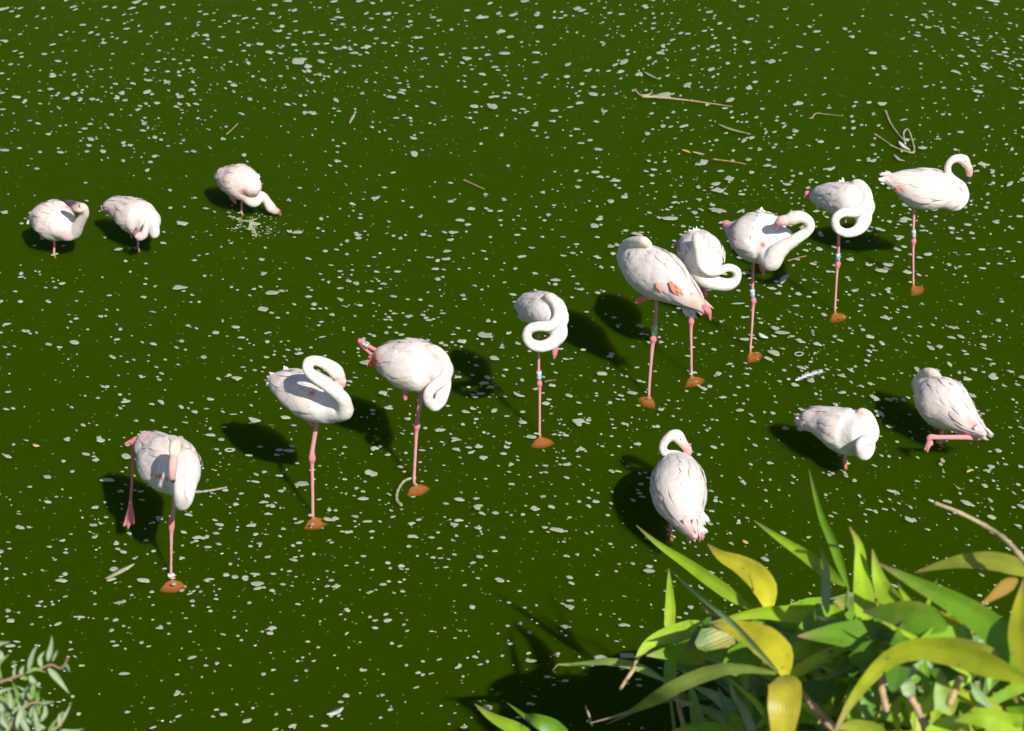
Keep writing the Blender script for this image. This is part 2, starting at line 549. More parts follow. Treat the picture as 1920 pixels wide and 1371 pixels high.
    nrm_dir = norm(V1 - np.array([S.P[np.argmin(((S.P - v) ** 2).sum(1))] for v in V1]))
    amp = np.array([noise.fractal(Vector(v) * 22 + seedv, 1.0, 2.0, 3) for v in V1]) * 0.0022 * (w1 > 0.9)
    V1 = V1 + nrm_dir * amp[:, None]
    # coloured plumage patches: (x, y, radius, colour)
    patches = []
    for (x, y, r, cc) in spec.get('patch', []):
        p0 = CAM; dr = norm(ray(*zp((x, y))))
        dd = V1 - p0; along = dd @ dr; off = np.linalg.norm(dd - along[:, None] * dr, axis=1)
        near = off < 0.02
        if near.any():
            k = np.where(near)[0][np.argmin(along[near])]
            patches.append((V1[k], r * zs * px_m(V1[k]), np.asarray(cc)))
    def paint(V, C, k=1.0):
        C = C.copy()
        for (c, r, cc) in patches:
            a = np.clip((1.15 - np.linalg.norm(V - c, axis=1) / r) * 2.2, 0, 1)[:, None] * k
            C = C * (1 - a) + cc * a
        return C
    is_pl = (w1 > 0.9)
    C2 = C1.copy(); C2[is_pl] = paint(V1[is_pl], C1[is_pl], 0.8)
    body = mesh_obj('body', V1, F1, M_PLUM, root, C2)
    # wings: overlapping feathers on each side; tail
    fr_ = random.Random(int(spec['foot'][0] * 3 + spec['foot'][1]))
    tailc = np.asarray(spec.get('tailcol', PINKW)); white = np.asarray(white)
    sc = S.R.max() / 0.10
    for side in (1, -1):
        fm = MB()
        t = spec.get('wing_from', 0.20)
        row = 0
        while t < 0.80:
            u = (t - 0.2) / 0.73
            Ln = (0.065 + 0.060 * u) * sc
            Wd = (0.028 + 0.010 * u) * sc
            xi = int(t * (S.n - 1)); Rl = S.R[xi]
            phimax = rad(96 + 10 * math.sin(u * 3.1))
            dphi = Wd * 0.75 / max(Rl, 0.02)
            ph = rad(4) + (dphi * 0.5 if row % 2 else 0)
            while ph < phimax:
                low = ph > phimax - dphi * 1.6
                c = white * (0.96 + 0.06 * fr_.random()) * np.array([1, 0.965 + 0.04 * fr_.random(), 0.955 + 0.05 * fr_.random()])
                tc_ = c * (1 - 0.35 * max(0, u)) + tailc * 0.35 * max(0, u)
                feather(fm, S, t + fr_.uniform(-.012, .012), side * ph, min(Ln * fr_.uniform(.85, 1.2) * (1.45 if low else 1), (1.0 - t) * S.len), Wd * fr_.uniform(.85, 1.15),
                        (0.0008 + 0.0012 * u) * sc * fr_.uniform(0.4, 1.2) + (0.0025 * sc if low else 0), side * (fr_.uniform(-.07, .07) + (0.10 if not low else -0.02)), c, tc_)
                ph += dphi * fr_.uniform(.88, 1.12)
            t += Ln * 0.42 / S.len
            row += 1
        # long tertials over the rump
        for k in range(6):
            c = white * (0.97 + 0.04 * fr_.random())
            feather(fm, S, 0.62 + 0.025 * k, side * rad(18 + 13 * k), S.len * (0.37 - 0.02 * k), 0.03 * sc, 0.006 * sc, -side * 0.10, c, c * .4 + tailc * .6)
        Vf, Ff, Cf = fm.arrays()
        mesh_obj('wing', Vf, Ff, M_FEATHER, root, paint(Vf, Cf))
    tm = MB()
    for k in range(11):
        ph = rad(-150 + 30 * k)
        feather(tm, S, 0.82 + 0.02 * fr_.random(), ph, S.len * (0.17 + 0.07 * fr_.random()), 0.022 * sc, 0.003, fr_.uniform(-.2, .2), white * .5 + tailc * .5, tailc)
    Vf, Ff, Cf = tm.arrays()
    mesh_obj('tail', Vf, Ff, M_FEATHER, root, paint(Vf, Cf))
    for (x0, y0, x1, y1, d, wdt, cnt, cc) in spec.get('plumes', []):
        if d is None:                                   # lies on the plumage
            ends = []
            for q_ in ((x0, y0), (x1, y1)):
                dr = norm(ray(*zp(q_))); dd = V1 - CAM; al = dd @ dr; of = np.linalg.norm(dd - al[:, None] * dr, axis=1)
                ok = of < .015
                ends.append(CAM + dr * (al[ok].min() - .008 if ok.any() else np.linalg.norm(base - CAM)))
            A0, A1 = ends
        else:
            A0 = on_plane(*zp((x0, y0)), Y - d); A1 = on_plane(*zp((x1, y1)), Y - d)
        ax = A1 - A0; ln = np.linalg.norm(ax); ax = ax / ln
        tm = MB(); vw = norm(CAM - A0); sdv = norm(np.cross(ax, vw)); wm = wdt * zs * px_m(A0)
        for k in range(cnt):
            q = (k + .5) / cnt * 2 - 1
            tip = A1 + sdv * q * wm * 1.15 + ax * ln * fr_.uniform(-.30, .12) + vw * fr_.uniform(-.012, .012)
            rt = A0 + sdv * q * wm * .55 + vw * fr_.uniform(-.008, .008)
            hw = wm / cnt * 1.5 + .003
            md_ = rt * .4 + tip * .6 + vw * .006
            dv = norm(tip - rt); sv = norm(np.cross(dv, vw)) 
            PV = [rt - sv * hw * .6, rt + vw * .002, rt + sv * hw * .6, md_ - sv * hw, md_ + vw * hw * .3, md_ + sv * hw, tip - sv * hw * .12, tip, tip + sv * hw * .12]
            tm.add(PV, [(0, 1, 4, 3), (1, 2, 5, 4), (3, 4, 7, 6), (4, 5, 8, 7)], np.asarray(cc) * fr_.uniform(.93, 1.03))
        tm.build('plume', M_FEATHER, root)
    for (a, b_, kind_) in spec.get('bands', []):
        A, B = np.array(node(a)), np.array(node(b_))
        r = max(A[3], 0.0075)
        Vb, Fb = tube(np.linspace(A[:3], B[:3], 5), np.array([r, r * 1.04, r * 1.02, r * 1.04, r]), 14, cap=False)
        o_ = mesh_obj('leg_band', Vb, Fb, M_BAND[kind_], root)
        o_['label'] = {'blue': 'blue and white ring on the leg', 'green': 'green and white ring on the leg', 'dark': 'pale ring with dark marks on the leg', 'white': 'white ring on the leg at the water'}[kind_]
    for a in spec.get('eyes', []):
        q = node(a)
        Ve, Fe = tube(np.array([[q[0], q[1], q[2] - .0004], [q[0], q[1], q[2] + .0004]]), [0.003, 0.003], 8)
        mesh_obj('eye', Ve, Fe, M_EYE, root)
    tag(root, spec['label'], 'flamingo', 'flamingos standing in the pond')
    return root

ZA = (1480, 270, 370 / 1449); ZB_ = (1340, 370, 220 / 943); ZC = (1130, 420, 290 / 1136); ZD = (940, 530, 180 / 771)
ZE = (650, 610, 230 / 901); ZF = (480, 650, 220 / 862); ZG = (140, 780, 300 / 1175); ZH = (1180, 790, 180 / 987)
ZI = (1440, 670, 440 / 1920); ZJ = (0, 340, 340 / 1920); ZK = (370, 290, 200 / 1613)

BIRDS = [
 dict(label='flamingo with its long neck raised in an S and pink bill pointing down', plumes=[(740,255,662,250,-.02,40,8,(.88,.82,.80)),(760,240,700,205,-.03,14,3,(.88,.62,.6)),(800,330,770,325,.04,8,3,(.85,.15,.15))], z=ZA, foot=(910, 1018), toe=(0.7, -0.7),
      body=[(690, 255, 16, -.02), (750, 268, 42, -.02), (830, 292, 92, -.01), (930, 325, 143, 0), (1035, 337, 152, 0), (1120, 362, 132, 0), (1180, 400, 88, 0)],
      neck=[(1150, 420, 50), (1215, 456, 42), (1272, 425, 35), (1294, 370, 31), (1272, 312, 29), (1215, 265, 28), (1170, 215, 27), (1165, 160, 27), (1195, 118, 29), (1240, 106, 33), (1283, 120, 41), (1305, 150, 32)],
      bill=[(1312, 165, 29), (1324, 202, 26), (1316, 240, 20), (1298, 268, 14)], billtip=.62, eyes=[(1292, 128, 5, .045)],
      leg=[(918, 420, 14), (912, 620, 10), (915, 690, 13), (912, 715, 19), (909, 760, 11), (910, 900, 8.5)], knee=(912, 715),
      bands=[((913, 635, 16), (914, 685, 16), 'blue')], patch=[(785, 325, 24, CORAL), (735, 225, 22, (.9, .35, .3))], tailcol=(0.88, 0.72, 0.7)),
 dict(label='flamingo asleep with neck curled in a ring, pink knee showing behind its tail', plumes=[(385,305,360,272,-.06,38,9,(.85,.83,.83)),(230,420,190,470,-.1,25,5,(.88,.82,.8))], z=ZA, foot=(335, 1213), toe=(0.5, -0.9),
      body=[(165, 380, 22, -.17), (235, 385, 72, -.12), (315, 395, 108, -.06), (400, 415, 132, 0), (470, 425, 132, .05), (530, 460, 100, .08)],
      neck=[(520, 470, 85, .08), (545, 560, 62, .14), (500, 632, 44, .18), (420, 655, 36, .2), (348, 618, 34, .2), (340, 545, 34, .2), (400, 503, 36, .19), (485, 500, 40, .16), (555, 455, 44, .13), (572, 380, 42, .095), (535, 310, 40, .055), (490, 297, 40, .03), (460, 305, 26, .0)],
      leg=[(370, 500, 15), (362, 690, 13), (360, 810, 11), (357, 860, 15), (355, 885, 20), (350, 930, 12), (343, 1060, 9)], knee=(355, 885),
      bands=[((357, 805, 17), (356, 855, 17), 'blue')], extra=[([(185, 395, 12, -.14), (130, 365, 27, -.17), (135, 395, 16, -.16)], KNEE)], patch=[(455, 290, 14, PEACH)]),
 dict(label='flamingo preening its back, neck hooped to the right and bill open over its feathers', plumes=[(150,270,95,262,-.1,34,6,(.86,.6,.6)),(180,330,160,370,-.08,22,5,(.88,.82,.8)),(380,130,410,105,-.03,40,7,(.87,.82,.8))], z=ZB_, foot=(287, 1217), toe=(0.7, -0.7),
      body=[(100, 235, 22, -.14), (160, 265, 75, -.11), (235, 305, 140, -.07), (325, 322, 205, 0), (420, 335, 205, .04), (490, 335, 155, .08), (540, 330, 95, .1)],
      neck=[(430, 440, 110, .1), (455, 515, 85, .17), (505, 440, 78, .18), (575, 385, 60, .19), (655, 335, 50, .2), (735, 280, 46, .2), (765, 225, 44, .2), (735, 175, 47, .2), (680, 157, 54, .2), (620, 172, 60, .19), (590, 182, 48, .19)],
      bill=[(575, 185, 44, .19), (535, 190, 42, .19), (505, 215, 30, .18), (488, 248, 14, .17)], billtip=.8, tipcol=(.12, .05, .06), 
      leg=[(315, 430, 16), (308, 560, 14), (304, 740, 12), (305, 800, 16), (312, 832, 22), (308, 880, 14), (298, 1060, 10)], knee=(312, 832),
      bands=[((302, 742, 20), (304, 798, 20), 'blue')], limbs=[[(360, 510, 16, .05), (382, 570, 22, .06), (392, 625, 8, .06)]],
      extra=[([(150, 230, 20, -.12), (85, 205, 26, -.14), (90, 240, 18, -.14)], KNEE)], patch=[(355, 395, 22, CORAL), (110, 225, 40, (.85, .35, .38))], tailcol=(.85, .45, .48)),
 dict(label='flamingo behind another, neck ring held out to its right over the water', plumes=[(685,85,668,28,-.1,36,11,(.84,.83,.84))], z=ZC, foot=(652, 1093), toe=(0.5, -0.9),
      body=[(610, 140, 45, -.17), (650, 155, 95, -.13), (695, 185, 142, -.07), (725, 235, 160, 0), (735, 300, 140, .07), (735, 355, 105, .12)],
      neck=[(720, 380, 95, .12), (770, 415, 70, .17), (850, 440, 56, .19), (930, 445, 48, .2), (985, 405, 36, .2), (983, 345, 33, .2), (920, 320, 32, .2), (850, 348, 34, .21), (780, 350, 38, .2), (730, 300, 40, .19), (715, 215, 40, .165), (700, 135, 42, .12), (692, 105, 44, .09)],
      leg=[(725, 350, 16), (690, 560, 14), (650, 685, 15), (650, 715, 22), (648, 770, 13), (651, 940, 10)], knee=(650, 715),
      limbs=[[(735, 450, 18, .04), (748, 510, 24, .06), (742, 560, 12, .06)]], extra=[([(600, 130, 16, -.15), (545, 145, 20, -.18), (525, 170, 8, -.18)], (.7, .35, .35))]),
 dict(label='large flamingo turned away with head tucked in, coral patches on its wing and folded leg', plumes=[(492,425,560,545,None,20,5,(.88,.27,.19)),(530,450,590,535,None,14,4,(.88,.38,.28)),(395,430,425,500,None,8,2,(.88,.27,.2)),(600,560,690,690,.2,55,9,(.87,.80,.77)),(640,520,770,640,.25,45,7,(.88,.52,.46))], z=ZC, foot=(340, 1243), toe=(-0.7, -0.7), tail_first=False,
      body=[(190, 270, 75, -.22), (240, 285, 128, -.17), (320, 330, 172, -.09), (410, 382, 180, 0), (500, 440, 150, .09), (590, 510, 102, .17), (670, 570, 58, .24), (730, 620, 28, .28)],
      neck=[(190, 330, 60, -.28), (150, 290, 42, -.3), (130, 235, 32, -.28), (160, 160, 34, -.24), (230, 128, 38, -.16), (300, 130, 42, -.1), (340, 155, 30, -.07)], headcol=(.86, .74, .58),
      leg=[(400, 450, 17), (390, 650, 14), (384, 750, 13), (376, 815, 18), (372, 845, 25), (365, 890, 17), (350, 1080, 11)], knee=(372, 845),
      bands=[((382, 755, 22), (379, 812, 22), 'green')], limbs=[[(690, 585, 13, .26), (765, 628, 27, .3), (783, 662, 17, .3), (790, 705, 8, .3)], [(330, 545, 16, .02), (285, 555, 24, .02), (250, 575, 14, .02)]],
      patch=[(690, 555, 48, (.9, .5, .38)), (330, 165, 25, PEACH), (640, 520, 30, (.88, .55, .42))], tailcol=(.88, .62, .56)),
 dict(label='flamingo with neck looped in a ring low before its breast, foot tucked at the right', plumes=[(180,270,150,310,-.12,34,6,(.86,.82,.8))], z=ZD, foot=(308, 1210), toe=(0.3, -0.95),
      body=[(140, 185, 22, -.2), (200, 190, 82, -.15), (265, 208, 128, -.09), (330, 225, 146, -.02), (390, 240, 142, .05), (435, 280, 112, .1)],
      neck=[(430, 330, 98, .12), (465, 410, 72, .17), (410, 482, 58, .19), (320, 515, 50, .2), (238, 490, 45, .2), (204, 430, 42, .2), (228, 372, 42, .2), (300, 350, 43, .2), (385, 350, 45, .19), (445, 305, 47, .175), (460, 235, 47, .15), (435, 165, 47, .11), (395, 122, 48, .08), (355, 130, 36, .05)],
      leg=[(300, 430, 14), (300, 690, 12), (303, 780, 16), (306, 812, 22), (308, 860, 13), (308, 1040, 10)], knee=(306, 812),
      bands=[((303, 712, 21), (304, 775, 21), 'blue')], limbs=[[(440, 480, 22, .05), (428, 560, 24, .06), (422, 612, 8, .06)]], patch=[(345, 105, 16, PEACH)],
      extra=[([(170, 175, 10, -.19), (120, 190, 9, -.22), (92, 208, 4, -.22)], (.55, .35, .33))]),
 dict(label='flamingo asleep with a ringed leg stretched back past its red tail feathers', plumes=[(235,230,160,300,-.08,30,6,(.9,.16,.07)),(300,200,215,190,-.09,18,4,(.87,.6,.56))], z=ZE, foot=(495, 1140), toe=(0.5, -0.85),
      body=[(195, 245, 22, -.1), (245, 243, 70, -.09), (325, 258, 128, -.06), (420, 285, 178, -.02), (520, 303, 190, .02), (610, 318, 172, .05), (675, 330, 112, .08)],
      neck=[(680, 350, 95, .08), (705, 440, 68, .12), (692, 540, 52, .15), (650, 592, 45, .17), (605, 565, 42, .19), (603, 495, 42, .2), (655, 440, 46, .18), (715, 395, 48, .15), (735, 320, 46, .12), (705, 240, 47, .085), (645, 190, 49, .055), (585, 185, 46, .035)],
      leg=[(550, 420, 20), (535, 580, 17), (520, 690, 16), (516, 740, 24), (512, 790, 15), (503, 960, 12)], knee=(516, 740), headcol=(.86, .74, .6),
      limbs=[[(400, 400, 20, .02), (425, 470, 22, .03), (430, 540, 16, .03)], [(260, 205, 15, -.09), (165, 155, 15, -.1), (95, 112, 18, -.11), (112, 150, 11, -.11), (180, 212, 11, -.1)]],
      extra=[([(225, 230, 24, -.08), (190, 265, 24, -.09), (158, 305, 9, -.1)], (.9, .14, .06))], bands=[((122, 128, 23, -.11), (160, 152, 23, -.1), 'dark')], patch=[(555, 170, 22, PEACH), (560, 205, 16, PEACH), (190, 270, 55, (.9, .16, .08)), (220, 225, 40, (.87, .5, .45))], tailcol=(.9, .22, .12)),
 dict(label='flamingo with neck folded back in a Z and bill resting on its neck', plumes=[(180,260,88,235,-.11,48,8,(.88,.72,.69)),(235,190,200,150,-.12,18,5,(.85,.82,.82)),(230,320,172,370,-.06,45,7,(.88,.82,.79))], z=ZF, foot=(418, 1225), toe=(0.4, -0.9),
      body=[(115, 238, 32, -.13), (180, 265, 78, -.1), (270, 310, 137, -.06), (370, 350, 176, -.02), (460, 390, 172, .03), (550, 430, 142, .07), (600, 450, 108, .1)],
      neck=[(590, 455, 110, .1), (650, 470, 70, .15), (640, 390, 58, .18), (580, 330, 52, .2), (500, 270, 48, .21), (420, 215, 45, .21), (378, 165, 42, .2), (380, 118, 40, .19), (425, 102, 40, .18), (490, 118, 44, .18), (555, 152, 54, .18), (592, 188, 58, .18), (615, 215, 45, .18)],
      bill=[(610, 225, 40, .18), (635, 258, 34, .18), (640, 285, 18, .18)], billtip=.97, 
      leg=[(465, 430, 22), (440, 600, 18), (425, 690, 17), (412, 775, 19), (412, 825, 25), (412, 870, 15), (416, 1050, 12)], knee=(412, 825),
      limbs=[[(360, 510, 16, .02), (392, 552, 18, .04), (415, 578, 8, .05)]], patch=[(380, 325, 22, CORAL), (140, 220, 32, (.87, .45, .42))], tailcol=(.88, .66, .64)),
 dict(label='flamingo facing us with bill hanging down and one leg dangling behind at the left', plumes=[(540,170,470,128,-.2,35,6,(.88,.5,.46)),(560,420,500,430,0,30,4,(.88,.83,.8))], z=ZG, foot=(708, 1172), toe=(0.2, -1),
      body=[(500, 160, 34, -.22), (550, 215, 100, -.17), (615, 285, 155, -.11), (680, 350, 204, -.04), (740, 392, 192, .04), (780, 445, 150, .1), (790, 520, 105, .14)],
      neck=[(795, 480, 120, .13), (802, 590, 80, .19), (785, 640, 60, .24), (772, 570, 50, .28), (770, 460, 47, .28), (774, 350, 46, .26), (770, 250, 46, .24), (752, 208, 47, .26), (738, 218, 48, .3), (735, 262, 47, .33), (730, 308, 35, .34)],
      bill=[(727, 325, 35, .36), (720, 390, 31, .375), (717, 440, 27, .375), (724, 482, 17, .37)], billtip=.66, headcol=(.86, .70, .52),
      leg=[(735, 540, 20), (725, 690, 16), (716, 755, 19), (712, 815, 23), (710, 870, 14), (709, 1040, 10)], knee=(714, 790),
      bands=[((708, 1163, 25), (708, 1180, 25), 'white')],
      limbs=[[(520, 175, 18, -.2), (445, 178, 26, -.22), (430, 235, 13, -.21), (425, 400, 11, -.2), (412, 600, 11, -.2), (411, 645, 15, -.2)], [(410, 640, 12, -.2), (385, 730, 9, -.2), (360, 808, 7, -.2)], [(410, 640, 12, -.2), (402, 740, 10, -.19), (394, 822, 7, -.19)], [(412, 640, 12, -.2), (428, 720, 9, -.2), (434, 790, 7, -.2)], [(450, 175, 18, -.22), (405, 188, 12, -.22), (370, 205, 6, -.22)]],
      webs=[[(402, 640, -.2), (420, 640, -.2), (432, 700, -.2), (438, 785, -.2), (415, 798, -.195), (396, 818, -.195), (378, 805, -.2), (358, 806, -.2), (380, 720, -.2)]], patch=[(595, 465, 28, CORAL), (560, 455, 18, CORAL), (520, 150, 55, (.87, .45, .42)), (640, 480, 20, CORAL)], tailcol=(.87, .45, .42)),
 dict(label='flamingo seen from behind with head up, bill to the right, nearest the bamboo', plumes=[(575,1000,650,1245,.27,45,6,(.9,.66,.62)),(690,1000,700,1225,.28,55,8,(.88,.80,.77)),(735,940,795,1050,.22,40,8,(.88,.82,.8)),(740,1100,790,1165,.27,30,5,(.88,.8,.78))], deep=0.02, footsize=0.004, z=ZH, foot=(428, 1172), toe=(-0.3, 0.9), tail_first=False,
      body=[(480, 440, 110, -.26), (490, 490, 190, -.2), (498, 590, 248, -.1), (508, 700, 272, 0), (530, 830, 238, .1), (578, 960, 165, .18), (635, 1080, 95, .25), (675, 1170, 45, .3)],
      neck=[(500, 440, 80, -.25), (520, 360, 52, -.27), (440, 342, 48, -.28), (368, 328, 46, -.29), (342, 270, 46, -.29), (378, 195, 50, -.29), (440, 145, 60, -.29), (495, 152, 72, -.29), (530, 200, 62, -.29), (548, 235, 48, -.29)],
      bill=[(562, 240, 46, -.28), (600, 288, 46, -.28), (602, 332, 38, -.28), (584, 376, 22, -.28)], billtip=.86, eyes=[(530, 185, 5, -.225)],
      leg=[(420, 900, 20), (425, 1060, 18)], knee=(420, 860), limbs=[[(735, 1120, 18, .27), (750, 1180, 27, .29), (748, 1212, 16, .29)]],
      patch=[(700, 920, 60, (.9, .58, .5)), (610, 1120, 60, (.9, .5, .46)), (560, 1030, 45, (.88, .6, .56)), (640, 1190, 50, (.9, .55, .5))], tailcol=(.9, .55, .5)),
 dict(label='flamingo low in the water, neck folded down, tail to the left of the leg-bent flamingo', plumes=[(320,510,222,482,-.12,25,5,(.87,.6,.58)),(330,540,240,575,-.11,35,8,(.88,.83,.8))], deep=0.02, footsize=0.004, z=ZI, foot=(630, 872), toe=(0.5, -0.8),
      body=[(240, 500, 24, -.14), (300, 520, 66, -.12), (390, 522, 106, -.09), (490, 550, 146, -.05), (590, 590, 180, 0), (680, 622, 188, .04), (745, 632, 150, .08)],
      neck=[(775, 640, 115, .09), (812, 730, 72, .14), (790, 790, 60, .17), (758, 780, 50, .19), (757, 715, 50, .2), (805, 680, 54, .16), (852, 655, 54, .13), (865, 600, 50, .10), (845, 540, 52, .07), (808, 482, 54, .045), (768, 462, 52, .025)],
      leg=[(635, 700, 20), (630, 820, 16)], patch=[(735, 440, 16, PEACH), (375, 435, 30, (.87, .4, .42)), (250, 500, 26, (.86, .4, .42))], tailcol=(.88, .7, .68), headcol=(.86, .72, .62)),
 dict(label='flamingo turned away at the right edge with one bent pink leg raised below its tail', plumes=[(1700,560,1808,662,.24,48,8,(.87,.72,.68)),(1560,560,1620,600,.12,60,6,(.88,.8,.77))], deep=0.02, footsize=0.004, z=ZI, foot=(1413, 690), toe=(-0.7, -0.5), tail_first=False,
      body=[(1270, 235, 80, -.18), (1312, 272, 128, -.13), (1380, 332, 186, -.06), (1450, 390, 204, .01), (1530, 452, 168, .08), (1610, 520, 110, .15), (1690, 575, 66, .2), (1760, 625, 32, .25)],
      neck=[(1260, 280, 70, -.24), (1215, 230, 46, -.25), (1240, 165, 42, -.21), (1290, 132, 46, -.17), (1340, 135, 50, -.13), (1380, 155, 42, -.1)], headcol=(.87, .7, .56),
      leg=[(1430, 480, 22, -.02), (1422, 600, 17, -.01)], limbs=[[(1620, 570, 20, .17), (1680, 620, 24, .21), (1722, 650, 33, .22), (1690, 658, 24, .22), (1600, 655, 21, .22), (1400, 655, 20, .21), (1325, 655, 26, .2), (1312, 690, 18, .2), (1283, 755, 10, .2)], [(1318, 665, 16, .2), (1318, 720, 12, .205), (1305, 772, 8, .205)], [(1322, 665, 16, .2), (1340, 690, 10, .2), (1345, 715, 7, .2)]], webs=[[(1310, 660, .2), (1345, 680, .2), (1342, 712, .2), (1308, 768, .2), (1285, 755, .2)]], limbred=False,
      patch=[(1370, 165, 26, PEACH), (1665, 500, 45, (.9, .45, .4)), (1720, 530, 34, (.9, .55, .5))], tailcol=(.88, .62, .58)),
 dict(label='small pinkish flamingo at the far left preening with a dark bill', plumes=[(350,400,285,445,-.07,22,4,(.84,.78,.75))], deep=0.02, footsize=0.004, z=ZJ, foot=(572, 768), toe=(0.2, -0.95), white=(.84, .72, .68), headcol=(.86, .64, .6), voxel=.0036,
      body=[(352, 362, 44, -.08), (420, 372, 108, -.06), (510, 400, 186, -.02), (590, 430, 210, .02), (660, 468, 172, .06), (715, 515, 122, .08)], bumps=[(620, 335, 122, .0), (560, 320, 110, -.03)],
      neck=[(715, 520, 120, .08), (780, 540, 84, .09), (832, 465, 62, .12), (870, 395, 55, .14), (902, 342, 46, .16), (885, 285, 52, .17), (845, 282, 62, .18), (810, 282, 50, .18)],
      bill=[(812, 255, 44, .18), (765, 245, 42, .18), (712, 222, 28, .17)], billcol=(.07, .04, .055), billtip=.99, eyes=[(842, 262, 5, .21)],
      leg=[(577, 560, 16), (575, 700, 13)], limbs=[[(435, 580, 14, .02), (455, 615, 10, .03)]], patch=[(832, 245, 14, (.85, .2, .15)), (700, 600, 70, (.86, .55, .5))]),
 dict(label='small pinkish flamingo bending its head to its breast, right of the leftmost one', plumes=[(1150,290,1065,280,-.14,25,4,(.84,.5,.5)),(1200,340,1130,350,-.1,28,5,(.85,.8,.8))], deep=0.02, footsize=0.004, z=ZJ, foot=(1462, 702), toe=(0.2, -0.95), white=(.84, .73, .69), headcol=(.86, .68, .64), voxel=.0036,
      body=[(1110, 285, 22, -.16), (1175, 268, 62, -.12), (1250, 280, 106, -.09), (1340, 318, 152, -.05), (1420, 368, 188, 0), (1500, 398, 190, .05), (1555, 420, 150, .08)],
      neck=[(1570, 430, 125, .09), (1632, 490, 64, .13), (1640, 565, 50, .15), (1605, 545, 34, .17), (1578, 460, 32, .19), (1553, 428, 32, .2), (1545, 500, 36, .21), (1522, 565, 48, .21), (1480, 588, 50, .21)],
      bill=[(1460, 575, 42, .21), (1432, 545, 30, .21), (1440, 505, 14, .2)], billcol=(.3, .12, .13), billtip=.6, tipcol=DARKBILL,
      leg=[(1460, 560, 17), (1462, 660, 13)], limbs=[[(1375, 520, 20, .03), (1395, 600, 9, .03)]], extra=[([(1120, 290, 14, -.15), (1075, 270, 18, -.17), (1080, 290, 10, -.17)], KNEE)], patch=[(1170, 320, 35, (.85, .5, .5))], tailcol=(.85, .45, .45)),
 dict(label='small pink flamingo feeding with its head lowered to the water', plumes=[(340,320,285,268,-.1,22,4,(.85,.78,.78)),(900,340,945,310,.05,30,5,(.85,.8,.78))], deep=0.02, footsize=0.004, z=ZK, foot=(670, 862), toe=(0.3, -0.9), white=(.84, .70, .66), headcol=(.87, .68, .64), voxel=.0036,
      body=[(310, 330, 46, -.12), (380, 335, 110, -.1), (480, 362, 190, -.06), (580, 402, 245, -.02), (680, 422, 266, .02), (760, 435, 222, .05), (815, 470, 165, .07)],
      neck=[(735, 590, 135, .05), (820, 705, 92, .06), (900, 718, 72, .06), (932, 655, 58, .05), (940, 600, 60, .04), (1008, 640, 66, .04), (1060, 720, 70, .04), (1110, 800, 85, .04), (1160, 845, 66, .04)],
      bill=[(1175, 850, 62, .04), (1225, 868, 46, .04), (1248, 900, 26, .04)], billcol=(.35, .10, .13), billtip=.97,
      leg=[(680, 620, 24), (672, 760, 18)], limbs=[[(510, 640, 34, 0), (560, 700, 34, .02), (580, 738, 14, .02)]], extra=[([(330, 340, 22, -.11), (285, 335, 26, -.13), (290, 370, 18, -.12)], (.75, .2, .25))], patch=[(845, 650, 22, (.88, .3, .2)), (700, 640, 90, (.86, .5, .42))]),
]
for spec in BIRDS:
    make_flamingo(spec)

# ------------------------------------------------------------------ foam floating on the pond
def foam_blob(mb, c, a, b_, ang, n, wob, col, h=0.0025):
    h *= rng.uniform(.6, 1.5)
    th = np.linspace(0, 2 * math.pi, n, endpoint=False)
    ph = rng.uniform(0, 6.28, 3); am = rng.normal(0, wob, 3)
    r = 1 + sum(am[k] * np.cos((k + 2) * th + ph[k]) for k in range(3))
    x, y = a * r * np.cos(th), b_ * r * np.sin(th)
    ca, sa = math.cos(ang), math.sin(ang)
    drift = 1.0 + 0.09 * max(0, min(c[1], 12) - 5.5)            # patches further out are drawn out along the drift
    X, Yv = c[0] + x * ca - y * sa, c[1] + (x * sa + y * ca) * drift
    zb = rng.uniform(.0004, .0012)
    V = [(X[i], Yv[i], zb) for i in range(n)]
    V += [(c[0] + (X[i] - c[0]) * .72, c[1] + (Yv[i] - c[1]) * .72, zb + h) for i in range(n)]
    F = [(i, (i + 1) % n, n + (i + 1) % n, n + i) for i in range(n)] + [tuple(n + i for i in range(n))]
    mb.add(V, F, col)
def foam_ring(mb, c, r, th, col):
    n = 16
    V = []
    for rr, z in ((r, .0008), (r * (1 - th * .3), .003), (r * (1 - th * .8), .003), (r * (1 - th), .0008)):
        for i in range(n):
            a = 2 * math.pi * i / n
            w = 1 + .12 * math.sin(2 * a + c[0] * 9) + .06 * math.sin(3 * a)
            V.append((c[0] + rr * w * math.cos(a), c[1] + rr * w * math.sin(a) * .85, z))
    F = [(k * n + i, k * n + (i + 1) % n, (k + 1) * n + (i + 1) % n, (k + 1) * n + i) for k in range(3) for i in range(n)]
    mb.add(V, F, col)
fm = MB()
FOAM = np.array((0.38, 0.415, 0.30))
n_f = 0
